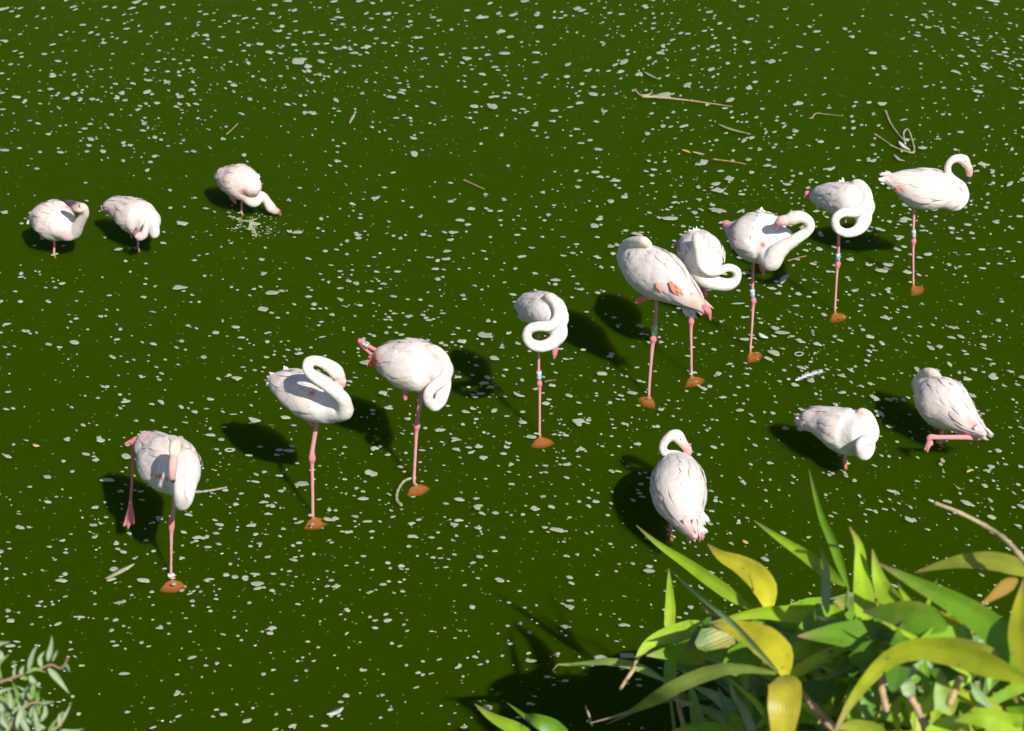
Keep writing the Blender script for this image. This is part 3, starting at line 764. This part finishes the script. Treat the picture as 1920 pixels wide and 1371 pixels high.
while n_f < 18500:
    y = rng.uniform(4.2, 16.5); half = 0.34 * y + 0.9
    x = rng.uniform(-5.5, 5.5)
    if abs(x) > half:
        continue
    dens = noise.fractal(Vector((x * .7, y * .55, 1.7)), 1.0, 2.0, 3)
    if rng.random() > (0.64 + 0.55 * dens) * min(1, (6.4 / y) ** 1.15):
        continue
    n_f += 1
    flow = 0.35 * noise.noise(Vector((x * .35, y * .35, 8.0))) * 3 + rng.normal(0, .25)
    k = rng.random()
    tint = FOAM * rng.uniform(.82, 1.1)
    if k < 0.52:
        tint = np.array((.13, .165, .055)) * rng.uniform(.6, 1.5)
        r = rng.uniform(.0016, .0046)
        if rng.random() < .06:
            tint = np.array((.8, .8, .76))  # white specks for sparkles on the water, glints put into the colour
        elif rng.random() < .12:
            tint = np.array((.5, .42, .22))
        foam_blob(fm, (x, y), r * rng.uniform(1, 1.6), r, flow, 6, .05, tint, .0006)
    elif k < 0.9992:
        r = min(.0064 * math.exp(rng.normal(0, .45)) , .030) * min(1.2, (y / 8.3) ** .42)
        asp = rng.uniform(1.0, 2.6)
        if rng.random() < .05:
            asp = rng.uniform(3, 5.5); r *= .6
        foam_blob(fm, (x, y), r * math.sqrt(asp) * 1.18, r / math.sqrt(asp) * 1.18, flow, 14, .09, tint)
        if r > .008 and rng.random() < .35:                       # a second patch grown onto the first
            a = rng.uniform(0, 6.28); q = r * rng.uniform(.9, 1.4)
            foam_blob(fm, (x + math.cos(a) * q, y + math.sin(a) * q), r * rng.uniform(.5, 1), r * rng.uniform(.4, .8), flow + rng.normal(0, .5), 12, .1, tint, .0028)
    else:
        foam_ring(fm, (x, y), rng.uniform(.010, .022), rng.uniform(.45, .8), tint)
# stirred-up froth by the feeding flamingo
for _ in range(110):
    p = on_water(480 + rng.normal(0, 32), 425 + rng.normal(0, 17))
    r = rng.uniform(.0015, .004)
    foam_blob(fm, p[:2], r * rng.uniform(1, 3), r, rng.uniform(-.6, .3), 6, .05, (.27, .30, .16) if rng.random() < .9 else (.8, .8, .75), .0015)
for pts in (((430, 405), (447, 411), (463, 415), (480, 412)), ((471, 422), (476, 433), (480, 443))):
    for p0 in spline([[*on_water(*q), 1] for q in pts], 14):
        foam_blob(fm, p0[:2] + rng.normal(0, .004, 2), .012, .004, rng.normal(0, .4), 10, .15, (.32, .35, .2))
foam_ring(fm, on_water(1498, 664), .024, .35, FOAM)
for sp in BIRDS:                                              # scum caught round the legs
    g = on_water(sp['z'][0] + sp['foot'][0] * sp['z'][2], sp['z'][1] + sp['foot'][1] * sp['z'][2])
    for _ in range(rng.integers(1, 4)):
        a = rng.uniform(0, 6.28); r = rng.uniform(.004, .009)
        foam_blob(fm, (g[0] + math.cos(a) * (r + .008), g[1] + math.sin(a) * (r + .008)), r * 1.5, r, rng.uniform(-.4, .4), 10, .12, FOAM * rng.uniform(.95, 1.4))
o = fm.build('foam', M_FOAM, smooth=False)
tag(o, 'grey-white flecks of foam drifting all over the green pond', 'foam', kind='stuff')

# ------------------------------------------------------------------ things afloat
def stick(name, pts, r0, r1, col, label, cat, col2=None, z=0.004):
    A = [on_water(*p[:2], z + (p[2] if len(p) > 2 else 0)) for p in pts]
    Q = spline(np.array([[*a, 1] for a in A]), 5 * len(A))[:, :3]
    R = np.linspace(r0, r1, len(Q)) * (1 + .18 * np.sin(np.arange(len(Q)) * 1.7))
    V, F = tube(Q, R, 7)
    u = np.repeat(np.linspace(0, 1, len(V) // 7), 7)[:, None]
    c = np.asarray(col) * (1 - u) + np.asarray(col2 if col2 is not None else col) * u
    mid = A[0]
    o = mesh_obj(name, V, F, M_DEBRIS, None, c, True, mid)
    return tag(o, label, cat)
def blade(name, pts, hw, col, label, cat, z=0.003, mat=None, col2=None):
    A = np.array([on_water(*p[:2], z + (p[2] if len(p) > 2 else 0)) for p in pts])
    Q = spline(np.hstack([A, np.ones((len(A), 1))]), 12)[:, :3]
    T = tangents(Q); sd = norm(np.cross(T, [0, 0, 1.0]))
    V, C = [], []
    for i in range(12):
        u = i / 11; w = hw * (math.sin(math.pi * min(max(u, .02), .98)) ** .7) + .0008
        for q, dz in ((-1, .0015), (0, .0035), (1, .0015)):
            V.append(Q[i] + sd[i] * w * q + [0, 0, dz]); C.append(np.asarray(col) * (1 - u) + np.asarray(col2 if col2 is not None else col) * u)
        V.append(Q[i] + [0, 0, -.0005]); C.append(col)
    F = []
    for i in range(11):
        a, b_ = i * 4, i * 4 + 4
        F += [(a, a + 1, b_ + 1, b_), (a + 1, a + 2, b_ + 2, b_ + 1), (a + 2, a + 3, b_ + 3, b_ + 2), (a + 3, a, b_, b_ + 3)]
    F += [(3, 2, 1, 0), (44, 45, 46, 47)]
    o = mesh_obj(name, V, F, mat or M_DEBRIS, None, np.array(C), True, A[0])
    return tag(o, label, cat)
TAN, OLIVE, BROWN, YEL = (.42, .34, .2), (.24, .26, .08), (.16, .09, .04), (.7, .48, .08)
stick('floating_twig', [(1205, 181), (1250, 184), (1310, 191), (1372, 200)], .009, .003, (.5, .42, .26), 'long straight pale twig floating near the top right', 'twig', (.38, .26, .12))
stick('floating_twig', [(1190, 168), (1200, 178), (1215, 178), (1222, 174)], .006, .005, (.45, .38, .26), 'short forked end of stem beside the long pale twig', 'twig')
stick('floating_twig', [(1660, 208), (1670, 232), (1683, 250), (1698, 268)], .007, .004, TAN, 'knobbly dead stem end pointing up from the reed tangle', 'twig')
stick('floating_twig', [(1640, 252), (1650, 258), (1668, 270)], .006, .003, (.5, .36, .18), 'thin broken stem with pale tip left of the reed tangle', 'twig')
stick('bent_reed', [(1668, 272), (1690, 281), (1713, 286), (1710, 262), (1702, 243), (1694, 250), (1697, 270)], .006, .006, (.34, .32, .13), 'folded dead reed floating in a triangle above the S-necked flamingo', 'reed', (.5, .44, .3))
blade('floating_leaf', [(1676, 290), (1685, 299), (1696, 302)], .012, (.42, .42, .34), 'curled grey leaf just below the folded dead reed', 'leaf')
blade('white_feather', [(1685, 265), (1693, 274), (1706, 282)], .016, (.8, .82, .82), 'white feather caught inside the folded dead reed', 'feather', z=.012)
fb = MB()
fq = spline(np.array([[*on_water(*p, .006), 1] for p in ((1492, 714), (1503, 709), (1520, 703), (1541, 697))]), 26)[:, :3]
V, F = tube(fq, np.linspace(.0022, .0008, 26), 6); fb.add(V, F, (.85, .85, .82))
ft = tangents(fq)
for i in range(26):
    for sg in (-1, 1):
        sv = norm(np.cross(ft[i], [0, 0, 1.0])) * sg
        ln = (.012 + .016 * math.sin(math.pi * (i + 3) / 30)) * rng.uniform(.6, 1.25)
        tipp = fq[i] + norm(sv * .8 + ft[i] * .75 + [0, 0, rng.uniform(-.05, .35)]) * ln
        fb.add([fq[i] - ft[i] * .0035, fq[i] + ft[i] * .0035, tipp + ft[i] * .0012, tipp - ft[i] * .0012], [(0, 1, 2, 3)], np.array((.6, .62, .62)) * rng.uniform(.9, 1.1))
tag(fb.build('white_feather', M_FEATHER, None, True, fq[0]), 'white feather floating left of the two right-hand flamingos', 'feather')
stick('curved_stalk', [(770, 897), (757, 903), (746, 920), (744, 937), (752, 947)], .006, .007, (.36, .38, .2), 'curved pale stalk by the foot of the flamingo with ringed leg', 'stalk')
stick('floating_twig', [(355, 923), (378, 922), (400, 919), (424, 914)], .007, .004, (.36, .33, .24), 'grey twig floating right of the flamingo with dangling foot', 'twig')
blade('floating_leaf', [(197, 1086), (220, 1074), (252, 1058)], .016, (.30, .30, .05), 'half-sunk yellowish leaf left of the nearest flamingo foot', 'leaf', col2=(.5, .52, .38))
blade('floating_leaf', [(1346, 233), (1372, 243), (1408, 252)], .016, (.40, .40, .22), 'long olive leaf floating below the pale twig', 'leaf', col2=(.22, .25, .06))
stick('floating_twig', [(1522, 222), (1530, 213), (1545, 214), (1580, 218)], .005, .002, (.45, .34, .22), 'bent brown twig with green end left of the reed tangle', 'twig', (.2, .24, .06))
stick('floating_twig', [(1338, 299), (1370, 303), (1398, 308)], .005, .004, (.36, .22, .1), 'thin reddish brown twig below the yellow leaf bits', 'twig')
blade('floating_leaf', [(1278, 281), (1286, 283), (1294, 287)], .013, YEL, 'small yellow leaf floating with pale bits at top right', 'leaf')
blade('floating_leaf', [(1298, 285), (1308, 287), (1320, 290)], .013, (.5, .45, .26), 'curled tan leaf right beside the small yellow leaf', 'leaf')
stick('floating_twig', [(870, 338), (890, 347), (908, 355)], .006, .004, (.34, .24, .12), 'short brown twig floating in the middle of the pond', 'twig')
stick('floating_twig', [(425, 252), (436, 242), (446, 232)], .005, .004, (.3, .26, .1), 'small olive twig above the feeding flamingo', 'twig')
blade('floating_leaf', [(655, 232), (660, 222), (666, 212)], .010, (.5, .46, .22), 'small pale yellow leaf upright-looking in the upper left pond', 'leaf')
blade('floating_leaf', [(1464, 533), (1470, 522), (1479, 515)], .016, (.46, .46, .36), 'pale shredded leaf below the preening flamingo', 'leaf')
stick('floating_twig', [(1478, 489), (1495, 484), (1512, 480)], .004, .003, (.36, .2, .1), 'thin red-brown stem under the hooped neck', 'twig')
blade('down_feather', [(1423, 625), (1431, 631), (1440, 634)], .016, (.8, .82, .8), 'bright white fluff of down below the preening flamingo', 'down')
blade('floating_leaf', [(62, 833), (68, 836), (74, 837)], .011, (.7, .45, .25), 'tiny orange leaf at the far left edge', 'leaf')
blade('floating_leaf', [(1392, 1013), (1398, 1017), (1402, 1020)], .010, YEL, 'tiny yellow leaf left of the tall bamboo blade', 'leaf')
blade('floating_leaf', [(1812, 886), (1820, 881), (1826, 883)], .010, (.5, .5, .06), 'tiny yellow-green leaf below the bent pink leg', 'leaf')
blade('floating_leaf', [(612, 1340), (628, 1336), (644, 1327)], .014, (.5, .52, .46), 'grey downy leaf near the bottom edge of the pond', 'leaf')
stick('floating_twig', [(1022, 716), (1030, 714), (1041, 713)], .006, .005, (.16, .12, .06), 'short dark twig by the knee of the ring-necked middle flamingo', 'twig')
blade('floating_leaf', [(962, 735), (972, 741), (984, 744)], .012, (.48, .44, .34), 'pale leaf with brown tip left of the middle flamingo', 'leaf', col2=(.5, .52, .45))
blade('floating_leaf', [(1208, 135), (1220, 142), (1234, 149)], .014, (.45, .46, .34), 'pale leaf with sunken green end above the long twig', 'leaf', col2=(.2, .26, .06))

# ------------------------------------------------------------------ bamboo in the foreground
def leaf_mesh(P3, hw, roll, fold, col, tip, prof='leaf', n=16):
    """long blade along points P3 (base to tip); hw half-width; roll turns the blade about its midrib away from the viewer"""
    Q = spline(np.hstack([P3, np.ones((len(P3), 1))]), n)[:, :3]
    T = tangents(Q)
    V, C = [], []
    for i in range(n):
        u = i / (n - 1)
        w = hw * (min(1, (u + .03) / .22) ** .75) * (max(0.015, 1 - u) / .62 if u > .38 else 1) ** .8
        view = norm(CAM - Q[i])
        s0 = norm(np.cross(T[i], view)); n0 = np.cross(s0, T[i])
        s1 = s0 * math.cos(roll) + n0 * math.sin(roll); n1 = np.cross(s1, T[i])
        k = max(0, (u - .80) / .20)
        for q in (-1, -.5, 0, .5, 1):
            V.append(Q[i] + s1 * w * q + n1 * abs(q) * w * fold)
            cc = np.asarray(col) * (1.0 if q else 1.12) * (1 - k) + np.asarray(tip) * k
            C.append(cc)
    F = [(i * 5 + q, i * 5 + q + 1, i * 5 + q + 6, i * 5 + q + 5) for i in range(n - 1) for q in range(4)]
    return np.array(V), F, np.array(C)
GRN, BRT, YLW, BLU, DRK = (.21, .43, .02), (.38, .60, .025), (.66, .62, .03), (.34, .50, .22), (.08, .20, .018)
TIPB = (.40, .28, .14)
LEAVES = [  # base ... tip as (x, y, distance), half width in px, roll, colour
 ([(1410, 1143, 5.2), (1343, 1095, 5.25), (1288, 1056, 5.3), (1234, 1020, 5.35), (1193, 985, 5.4)], 15, .3, BRT),
 ([(1585, 1098, 5.2), (1516, 1045, 5.3), (1461, 1009, 5.35), (1414, 976, 5.4)], 15, .3, BRT),
 ([(1592, 1105, 5.3), (1564, 1023, 5.35), (1542, 972, 5.4), (1527, 921, 5.45), (1517, 880, 5.5)], 11, .5, GRN),
 ([(1553, 1150, 5.0), (1551, 1095, 5.05), (1549, 1060, 5.1), (1538, 1028, 5.15)], 17, .9, BLU),
 ([(1627, 1192, 5.0), (1621, 1126, 5.05), (1615, 1065, 5.1), (1610, 1020, 5.12), (1593, 988, 5.15)], 22, .1, BRT),
 ([(1715, 1170, 5.15), (1675, 1133, 5.15), (1650, 1089, 5.2), (1636, 1030, 5.2)], 25, .2, BRT),
 ([(1930, 1275, 4.75), (1893, 1215, 4.8), (1852, 1171, 4.85), (1788, 1129, 4.9), (1717, 1093, 4.95), (1646, 1056, 5.0)], 32, .15, (.19, .39, .02)),
 ([(1441, 1148, 5.0), (1438, 1115, 5.02), (1423, 1085, 5.05), (1390, 1060, 5.1), (1352, 1042, 5.15), (1327, 1020, 5.2)], 27, .0, YLW),
 ([(1618, 1168, 4.95), (1560, 1153, 4.98), (1480, 1150, 5.0), (1420, 1150, 5.02), (1330, 1168, 5.05)], 22, .35, BRT),
 ([(1473, 1268, 4.45), (1463, 1235, 4.47), (1435, 1204, 4.5), (1390, 1182, 4.55), (1330, 1172, 4.6)], 35, .0, YLW),
 ([(1460, 1260, 4.3), (1423, 1219, 4.33), (1380, 1173, 4.37), (1331, 1133, 4.4), (1288, 1097, 4.45), (1252, 1063, 4.5)], 10, .9, BLU),
 ([(1254, 1200, 5.1), (1257, 1150, 5.12), (1256, 1108, 5.15), (1254, 1066, 5.2)], 12, .2, BRT),
 ([(1258, 1310, 5.2), (1257, 1260, 5.2), (1258, 1215, 5.2), (1262, 1175, 5.2)], 15, .2, GRN),
 ([(1330, 1170, 5.0), (1265, 1187, 5.0), (1222, 1203, 5.0), (1200, 1226, 5.0), (1188, 1252, 5.0)], 20, .15, BRT),
 ([(1455, 1262, 4.25), (1369, 1252, 4.3), (1288, 1276, 4.4), (1234, 1306, 4.5), (1180, 1335, 4.92), (1106, 1356, 4.95)], 17, .4, (.26, .36, .06)),
 ([(1466, 1268, 4.5), (1472, 1290, 4.45), (1470, 1330, 4.43), (1466, 1385, 4.45), (1455, 1450, 4.5)], 36, .0, (.48, .43, .03)),
 ([(1935, 1280, 4.6), (1845, 1243, 4.65), (1772, 1221, 4.7), (1717, 1217, 4.72), (1670, 1233, 4.75), (1626, 1275, 4.78), (1589, 1327, 4.8), (1560, 1385, 4.82)], 28, .25, (.36, .43, .02)),
 ([(1885, 1233, 4.8), (1830, 1215, 4.8), (1772, 1204, 4.82), (1690, 1204, 4.85)], 17, .4, (.36, .42, .06)),
 ([(1945, 1082, 5.2), (1880, 1056, 5.25), (1815, 1052, 5.3), (1765, 1060, 5.35), (1715, 1074, 5.4)], 21, -.25, (.42, .47, .05)),
 ([(1908, 1086, 5.0), (1893, 1094, 5.0), (1872, 1110, 5.0), (1838, 1136, 5.0)], 15, .3, (.42, .26, .04)),
 ([(1925, 1262, 4.7), (1912, 1200, 4.75), (1910, 1150, 4.8), (1920, 1085, 4.85)], 24, .2, (.32, .36, .015)),
 ([(1722, 1178, 5.05), (1708, 1135, 5.1), (1690, 1108, 5.12), (1683, 1092, 5.15)], 9, .3, BRT),
 ([(1730, 1180, 5.05), (1738, 1145, 5.07), (1748, 1110, 5.1), (1758, 1085, 5.12)], 6, .4, BRT),
 ([(1625, 1232, 4.95), (1600, 1203, 4.97), (1575, 1185, 5.0), (1548, 1175, 5.0)], 18, .1, YLW),
 ([(1010, 1395, 4.9), (971, 1369, 4.95), (923, 1345, 5.0), (890, 1320, 5.05)], 16, .2, BRT),
 ([(1020, 1372, 5.0), (985, 1343, 5.05), (950, 1317, 5.1)], 7, .5, GRN),
 ([(1070, 1400, 5.0), (1035, 1365, 5.0), (1005, 1350, 5.0), (985, 1340, 5.05)], 22, .2, (.13, .28, .015)),
 ([(1250, 1278, 5.1), (1195, 1250, 5.1), (1140, 1240, 5.12), (1100, 1244, 5.15), (1069, 1246, 5.15), (1045, 1246, 5.15), (1036, 1258, 5.15)], 10, .4, (.24, .36, .10)),
 ([(1825, 1205, 4.95), (1795, 1178, 4.97), (1770, 1158, 5.0), (1745, 1135, 5.0)], 16, .1, YLW),
 ([(1640, 1190, 5.1), (1670, 1172, 5.1), (1700, 1165, 5.1), (1740, 1165, 5.1)], 24, .3, BRT),
 ([(1785, 1340, 4.8), (1772, 1310, 4.8), (1766, 1280, 4.8), (1762, 1255, 4.82)], 24, .0, (.24, .42, .05)),
 ([(1900, 1365, 4.6), (1865, 1350, 4.6), (1835, 1345, 4.6), (1790, 1352, 4.62)], 26, .1, BRT),
 ([(1632, 1350, 4.9), (1626, 1330, 4.9), (1622, 1310, 4.9), (1630, 1285, 4.95)], 20, .0, (.20, .38, .06)),
 ([(1712, 1310, 4.85), (1704, 1295, 4.85), (1700, 1280, 4.85), (1692, 1262, 4.9)], 15, .0, BLU),
 ([(1560, 1185, 5.2), (1500, 1230, 5.2), (1450, 1262, 5.2), (1400, 1300, 5.25)], 20, .5, DRK),
 ([(1330, 1400, 5.0), (1310, 1350, 5.05), (1300, 1310, 5.1), (1290, 1260, 5.15)], 16, .4, GRN),
 ([(1420, 1390, 4.9), (1400, 1340, 4.95), (1375, 1300, 5.0), (1368, 1262, 5.0)], 13, .7, BLU),
 ([(1385, 1400, 5.0), (1360, 1375, 5.0), (1300, 1368, 5.0), (1240, 1380, 5.0)], 20, .3, GRN),
 ([(1330, 1240, 5.2), (1345, 1215, 5.2), (1352, 1190, 5.2), (1358, 1165, 5.2)], 15, .2, GRN),
 ([(1660, 1400, 4.7), (1640, 1375, 4.7), (1600, 1362, 4.7), (1560, 1366, 4.7)], 22, .2, (.28, .38, .02)),
 ([(1740, 1400, 4.7), (1760, 1370, 4.7), (1800, 1355, 4.72), (1830, 1380, 4.75)], 22, .3, BRT),
]
KDX = lambda x: 1.17 - .19 * min(1, max(0, (x - 1330) / 330))
for k in range(46):          # smaller straight blades crowding the lower right
    x = rng.uniform(1390, 1940); y = rng.uniform(1250, 1430); ang = rng.normal(-math.pi / 2 - .25, .75); ln = rng.uniform(110, 240)
    x1, y1 = x + math.cos(ang) * ln, max(y + math.sin(ang) * ln, 1135 + rng.uniform(0, 60))
    d = rng.uniform(4.85, 5.25)
    LEAVES.append(([(x, y, d), ((x + x1) / 2, (y + y1) / 2 - 8, d + .02), (x1, y1, d + .06)], rng.uniform(8, 17), rng.uniform(-.4, .4), (BRT, BRT, GRN, BLU, (.46, .56, .03))[rng.integers(5)]))
bam = empty('bamboo_plant', (0.95, 4.2, 0.25))
tag(bam, 'broad-leaved bamboo with yellowing blades and dry canes at the lower right', 'bamboo')
for (pts, hw, roll, col) in LEAVES:
    P3 = np.array([at_dist(p[0], p[1], p[2] * KDX(np.mean([q[0] for q in pts]))) for p in pts])
    w = hw * px_m(P3[len(P3) // 2]) * .86
    jit = np.asarray(col) * rng.uniform(.9, 1.1)
    V, F, C = leaf_mesh(P3, w, roll, 0.22, jit, TIPB)
    mesh_obj('leaf', V, F, M_LEAF, bam, C, across=np.tile([-1, -.5, 0, .5, 1], len(V) // 5))
def px_of(p):
    q = np.asarray(p) - CAM; z = q @ FWD
    return W / 2 + FPX * (q @ RGT) / z, H / 2 - FPX * (q @ UPV) / z
# the mass of leaves lower down and beyond the right edge
pal = [GRN, BRT, BRT, BLU, (.2, .38, .02), (.45, .45, .03), DRK, GRN]
for k in range(245):
    if k < 215:
        x = rng.uniform(1340, 1980); y = rng.uniform(1225, 1480) ; d = rng.uniform(5.15, 5.7)
        if x < 1450 and y < 1300:
            continue
    else:
        x = rng.uniform(2060, 2750); y = rng.uniform(1080, 1450); d = rng.uniform(4.9, 5.5)
    p0 = at_dist(x, y, d * KDX(x))
    a = rng.uniform(0, 6.28); ln = rng.uniform(.18, .42)
    dirv = norm(np.array([math.cos(a), math.sin(a) * .8, rng.uniform(-.1, .8)]))
    p1 = p0 + dirv * ln * .5 + [0, 0, .02]; p2 = p0 + dirv * ln + [0, 0, -.06 * rng.random()]
    if k < 215 and (px_of(p2)[1] < 1205 or px_of(p1)[1] < 1205):
        continue
    if k >= 215 and (px_of(p2)[0] < 1945 or px_of(p1)[0] < 1945):
        continue
    V, F, C = leaf_mesh(np.array([p0, p1, p2]), rng.uniform(.014, .030), rng.uniform(-.6, .6), .2, np.asarray(pal[rng.integers(len(pal))]) * rng.uniform(.85, 1.15), TIPB, n=9)
    mesh_obj('leaf', V, F, M_LEAF, bam, C, across=np.tile([-1, -.5, 0, .5, 1], len(V) // 5))
# back leaves, shade put into their darker greens, thick enough to shade the water
def in_poly(x, y, P):
    c = False
    for (x0, y0), (x1, y1) in zip(P, P[1:] + P[:1]):
        if (y0 > y) != (y1 > y) and x < (x1 - x0) * (y - y0) / (y1 - y0) + x0:
            c = not c
    return c
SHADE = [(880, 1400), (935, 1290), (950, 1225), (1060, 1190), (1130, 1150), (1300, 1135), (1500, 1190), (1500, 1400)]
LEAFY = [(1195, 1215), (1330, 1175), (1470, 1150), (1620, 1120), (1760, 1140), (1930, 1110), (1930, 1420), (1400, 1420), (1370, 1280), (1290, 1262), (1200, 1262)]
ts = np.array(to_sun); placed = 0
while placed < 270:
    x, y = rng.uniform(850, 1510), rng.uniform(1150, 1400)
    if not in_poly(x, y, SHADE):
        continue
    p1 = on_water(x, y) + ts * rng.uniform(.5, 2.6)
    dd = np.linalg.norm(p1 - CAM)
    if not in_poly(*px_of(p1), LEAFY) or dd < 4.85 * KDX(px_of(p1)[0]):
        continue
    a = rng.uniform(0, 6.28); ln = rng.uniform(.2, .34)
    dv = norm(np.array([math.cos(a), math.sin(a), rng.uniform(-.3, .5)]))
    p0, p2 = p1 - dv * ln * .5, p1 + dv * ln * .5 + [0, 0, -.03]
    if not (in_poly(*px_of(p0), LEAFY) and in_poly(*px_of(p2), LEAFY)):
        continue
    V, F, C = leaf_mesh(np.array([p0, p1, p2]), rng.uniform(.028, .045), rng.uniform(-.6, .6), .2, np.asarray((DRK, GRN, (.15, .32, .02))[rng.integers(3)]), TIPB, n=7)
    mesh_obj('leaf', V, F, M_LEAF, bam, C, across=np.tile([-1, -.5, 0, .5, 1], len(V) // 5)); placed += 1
# canes: dry sticks in view, green stems down to the bank
def cane(pts, r0, r1, col, name='cane', par=bam):
    A = np.array([[*p, 1] for p in pts])
    Q = spline(A, 6 * len(A))[:, :3]
    R = np.linspace(r0, r1, len(Q)); R[::6] *= 1.25
    V, F = tube(Q, R, 8)
    mesh_obj(name, V, F, M_CANE, par, np.tile(np.asarray(col, float), (len(V), 1)))
STRAW, PINKST = (.55, .40, .20), (.50, .33, .22)
ad_ = lambda *l: [at_dist(p[0], p[1], p[2] * KDX(l[0][0])) for p in l]
cane(ad_((1755, 944, 5.2), (1800, 962, 5.2), (1850, 988, 5.2), (1890, 1017, 5.15), (1935, 1070, 5.1)), .004, .0075, (.55, .44, .26))
cane(ad_((1190, 1252, 5.1), (1178, 1270, 5.1), (1164, 1291, 5.1)), .007, .006, STRAW)
cane(ad_((1651, 1276, 4.85), (1655, 1300, 4.85), (1662, 1330, 4.85)), .009, .008, STRAW)
cane(ad_((1665, 1274, 4.85), (1658, 1268, 4.85), (1651, 1276, 4.85)), .008, .008, PINKST)
cane(ad_((1710, 1312, 4.8), (1722, 1335, 4.8), (1735, 1366, 4.8)), .008, .008, PINKST)
cane(ad_((1797, 1276, 4.8), (1790, 1296, 4.8), (1781, 1318, 4.8)), .009, .009, STRAW)
cane(ad_((1500, 1295, 4.75), (1535, 1335, 4.72), (1580, 1385, 4.7)), .008, .012, (.58, .40, .2))
cane(ad_((1556, 1217, 5.0), (1583, 1240, 5.0), (1607, 1270, 5.0)), .006, .009, PINKST)
cane(ad_((1466, 1188, 5.05), (1480, 1202, 5.05), (1530, 1250, 5.05)), .006, .007, (.4, .3, .2))
cane(ad_((1268, 1300, 5.2), (1275, 1335, 5.2), (1290, 1385, 5.2)), .006, .009, STRAW)
cane(ad_((1308, 1235, 5.3), (1325, 1250, 5.3), (1340, 1270, 5.3)), .005, .006, PINKST)
cane(ad_((1328, 1222, 5.3), (1338, 1235, 5.3), (1350, 1250, 5.3)), .006, .006, STRAW)
cane(ad_((1098, 1325, 5.1), (1104, 1340, 5.1), (1110, 1360, 5.1)), .003, .004, (.4, .28, .18))
cane(ad_((1318, 1140, 5.1), (1330, 1150, 5.1), (1348, 1155, 5.1)), .005, .004, STRAW)
for (x, y, d, bx, by) in ((1470, 1262, 4.72, .55, 3.4), (1622, 1190, 5.05, .95, 3.5), (1930, 1275, 4.7, 1.3, 3.3), (1715, 1185, 5.1, 1.05, 3.55), (1255, 1290, 5.15, .5, 3.6),
                         (1590, 1110, 5.25, .85, 3.6), (1010, 1390, 4.95, .1, 3.55), (1945, 1085, 5.2, 1.5, 3.5), (2150, 1000, 5.2, 1.8, 3.5), (2400, 950, 5.0, 2.2, 3.4)):
    top = at_dist(x, y, d * KDX(x)); bot = np.array([bx * 1.1, by + .55, 0.1])
    cane([bot, bot * .5 + top * .5 + [0, .05, .06], top], .009, .005, (.22, .27, .06) if x < 1900 else STRAW)

# ------------------------------------------------------------------ silver-leaved shrub in the lower left corner
shr = empty('silver_leaved_shrub', (-1.75, 3.4, 0.35))
tag(shr, 'grey-green narrow-leaved shrub with a reddish twig in the lower left corner', 'shrub')
zl = lambda x, y, d=5.1: at_dist(x * 300 / 1861, 1150 + y * 300 / 1861, d)
SIL = (.34, .44, .25)
def wleaf(b0, t0, hw, d=5.1, col=SIL, roll=0.2):
    B, T_ = zl(*b0, d), zl(*t0, d + rng.uniform(-.03, .03))
    mid = (B + T_) / 2 + rng.normal(0, .006, 3) + [0, 0, .004]
    V, F, C = leaf_mesh(np.array([B, mid, T_]), hw * 300 / 1861 * px_m(B), roll, .25, np.asarray(col) * rng.uniform(.85, 1.15), np.asarray(col) * 1.05, n=9)
    mesh_obj('leaf', V, F, M_WILLOW, shr, C)
for q in [((330, 665), (455, 360), 46), ((555, 560), (600, 262), 48), ((560, 640), (805, 935), 55), ((15, 770), (112, 470), 44), ((-60, 380), (120, 335), 40), ((230, 720), (312, 595), 36),
          ((480, 625), (520, 440), 40), ((720, 625), (812, 690), 28), ((350, 720), (480, 870), 48), ((610, 560), (660, 425), 24), ((300, 700), (540, 690), 30), ((250, 740), (340, 745), 36),
          ((190, 1310), (200, 1000), 50), ((330, 1400), (325, 1150), 55), ((455, 1400), (390, 1070), 44), ((125, 1110), (90, 870), 46), ((380, 1000), (440, 800), 46), ((-20, 960), (150, 1095), 38),
          ((450, 1050), (635, 1030), 34), ((640, 1360), (835, 1030), 30), ((700, 1360), (980, 1345), 32), ((690, 1300), (745, 1140), 36), ((170, 740), (180, 580), 22), ((180, 600), (120, 580), 26),
          ((230, 1250), (330, 1010), 46), ((100, 1350), (60, 1100), 44), ((30, 1250), (-30, 1000), 44), ((380, 1380), (560, 1330), 36), ((140, 1100), (250, 960), 40), ((20, 560), (-10, 430), 46), ((560, 1400), (690, 1220), 34)]:
    wleaf(*q[:2], q[2] * .66, rng.uniform(5.0, 5.15), SIL if rng.random() < .75 else (.2, .33, .08), rng.uniform(-.4, .4))
for _ in range(65):
    b0 = (rng.uniform(-350, 520), rng.uniform(930, 1650)); a = rng.uniform(-2.8, -.3); ln = rng.uniform(180, 300)
    if b0[0] + math.cos(a) * ln > 520:
        continue
    wleaf(b0, (b0[0] + math.cos(a) * ln, b0[1] + math.sin(a) * ln), rng.uniform(22, 31), rng.uniform(5.1, 5.35), SIL if rng.random() < .6 else (.16, .28, .06), rng.uniform(-.7, .7))
cane([zl(-300, 900), zl(0, 800), zl(150, 750), zl(320, 690), zl(500, 630), zl(600, 600), zl(720, 640), zl(790, 520)], .0042, .002, (.36, .22, .14), 'twig', shr)
cane([zl(-100, 1700), zl(150, 1250), zl(330, 1060), zl(450, 1040)], .006, .003, (.34, .24, .14), 'twig', shr)
cane([zl(500, 1700), zl(600, 1371), zl(700, 1300), zl(745, 1160)], .006, .0025, (.34, .26, .16), 'twig', shr)
cane([np.array([-1.75, 3.4, .3]), zl(-250, 1750), zl(-300, 900)], .012, .006, (.25, .15, .09), 'stem', shr)
cane([np.array([-1.7, 3.4, .3]), zl(200, 1900), zl(500, 1700)], .012, .006, (.25, .15, .09), 'stem', shr)
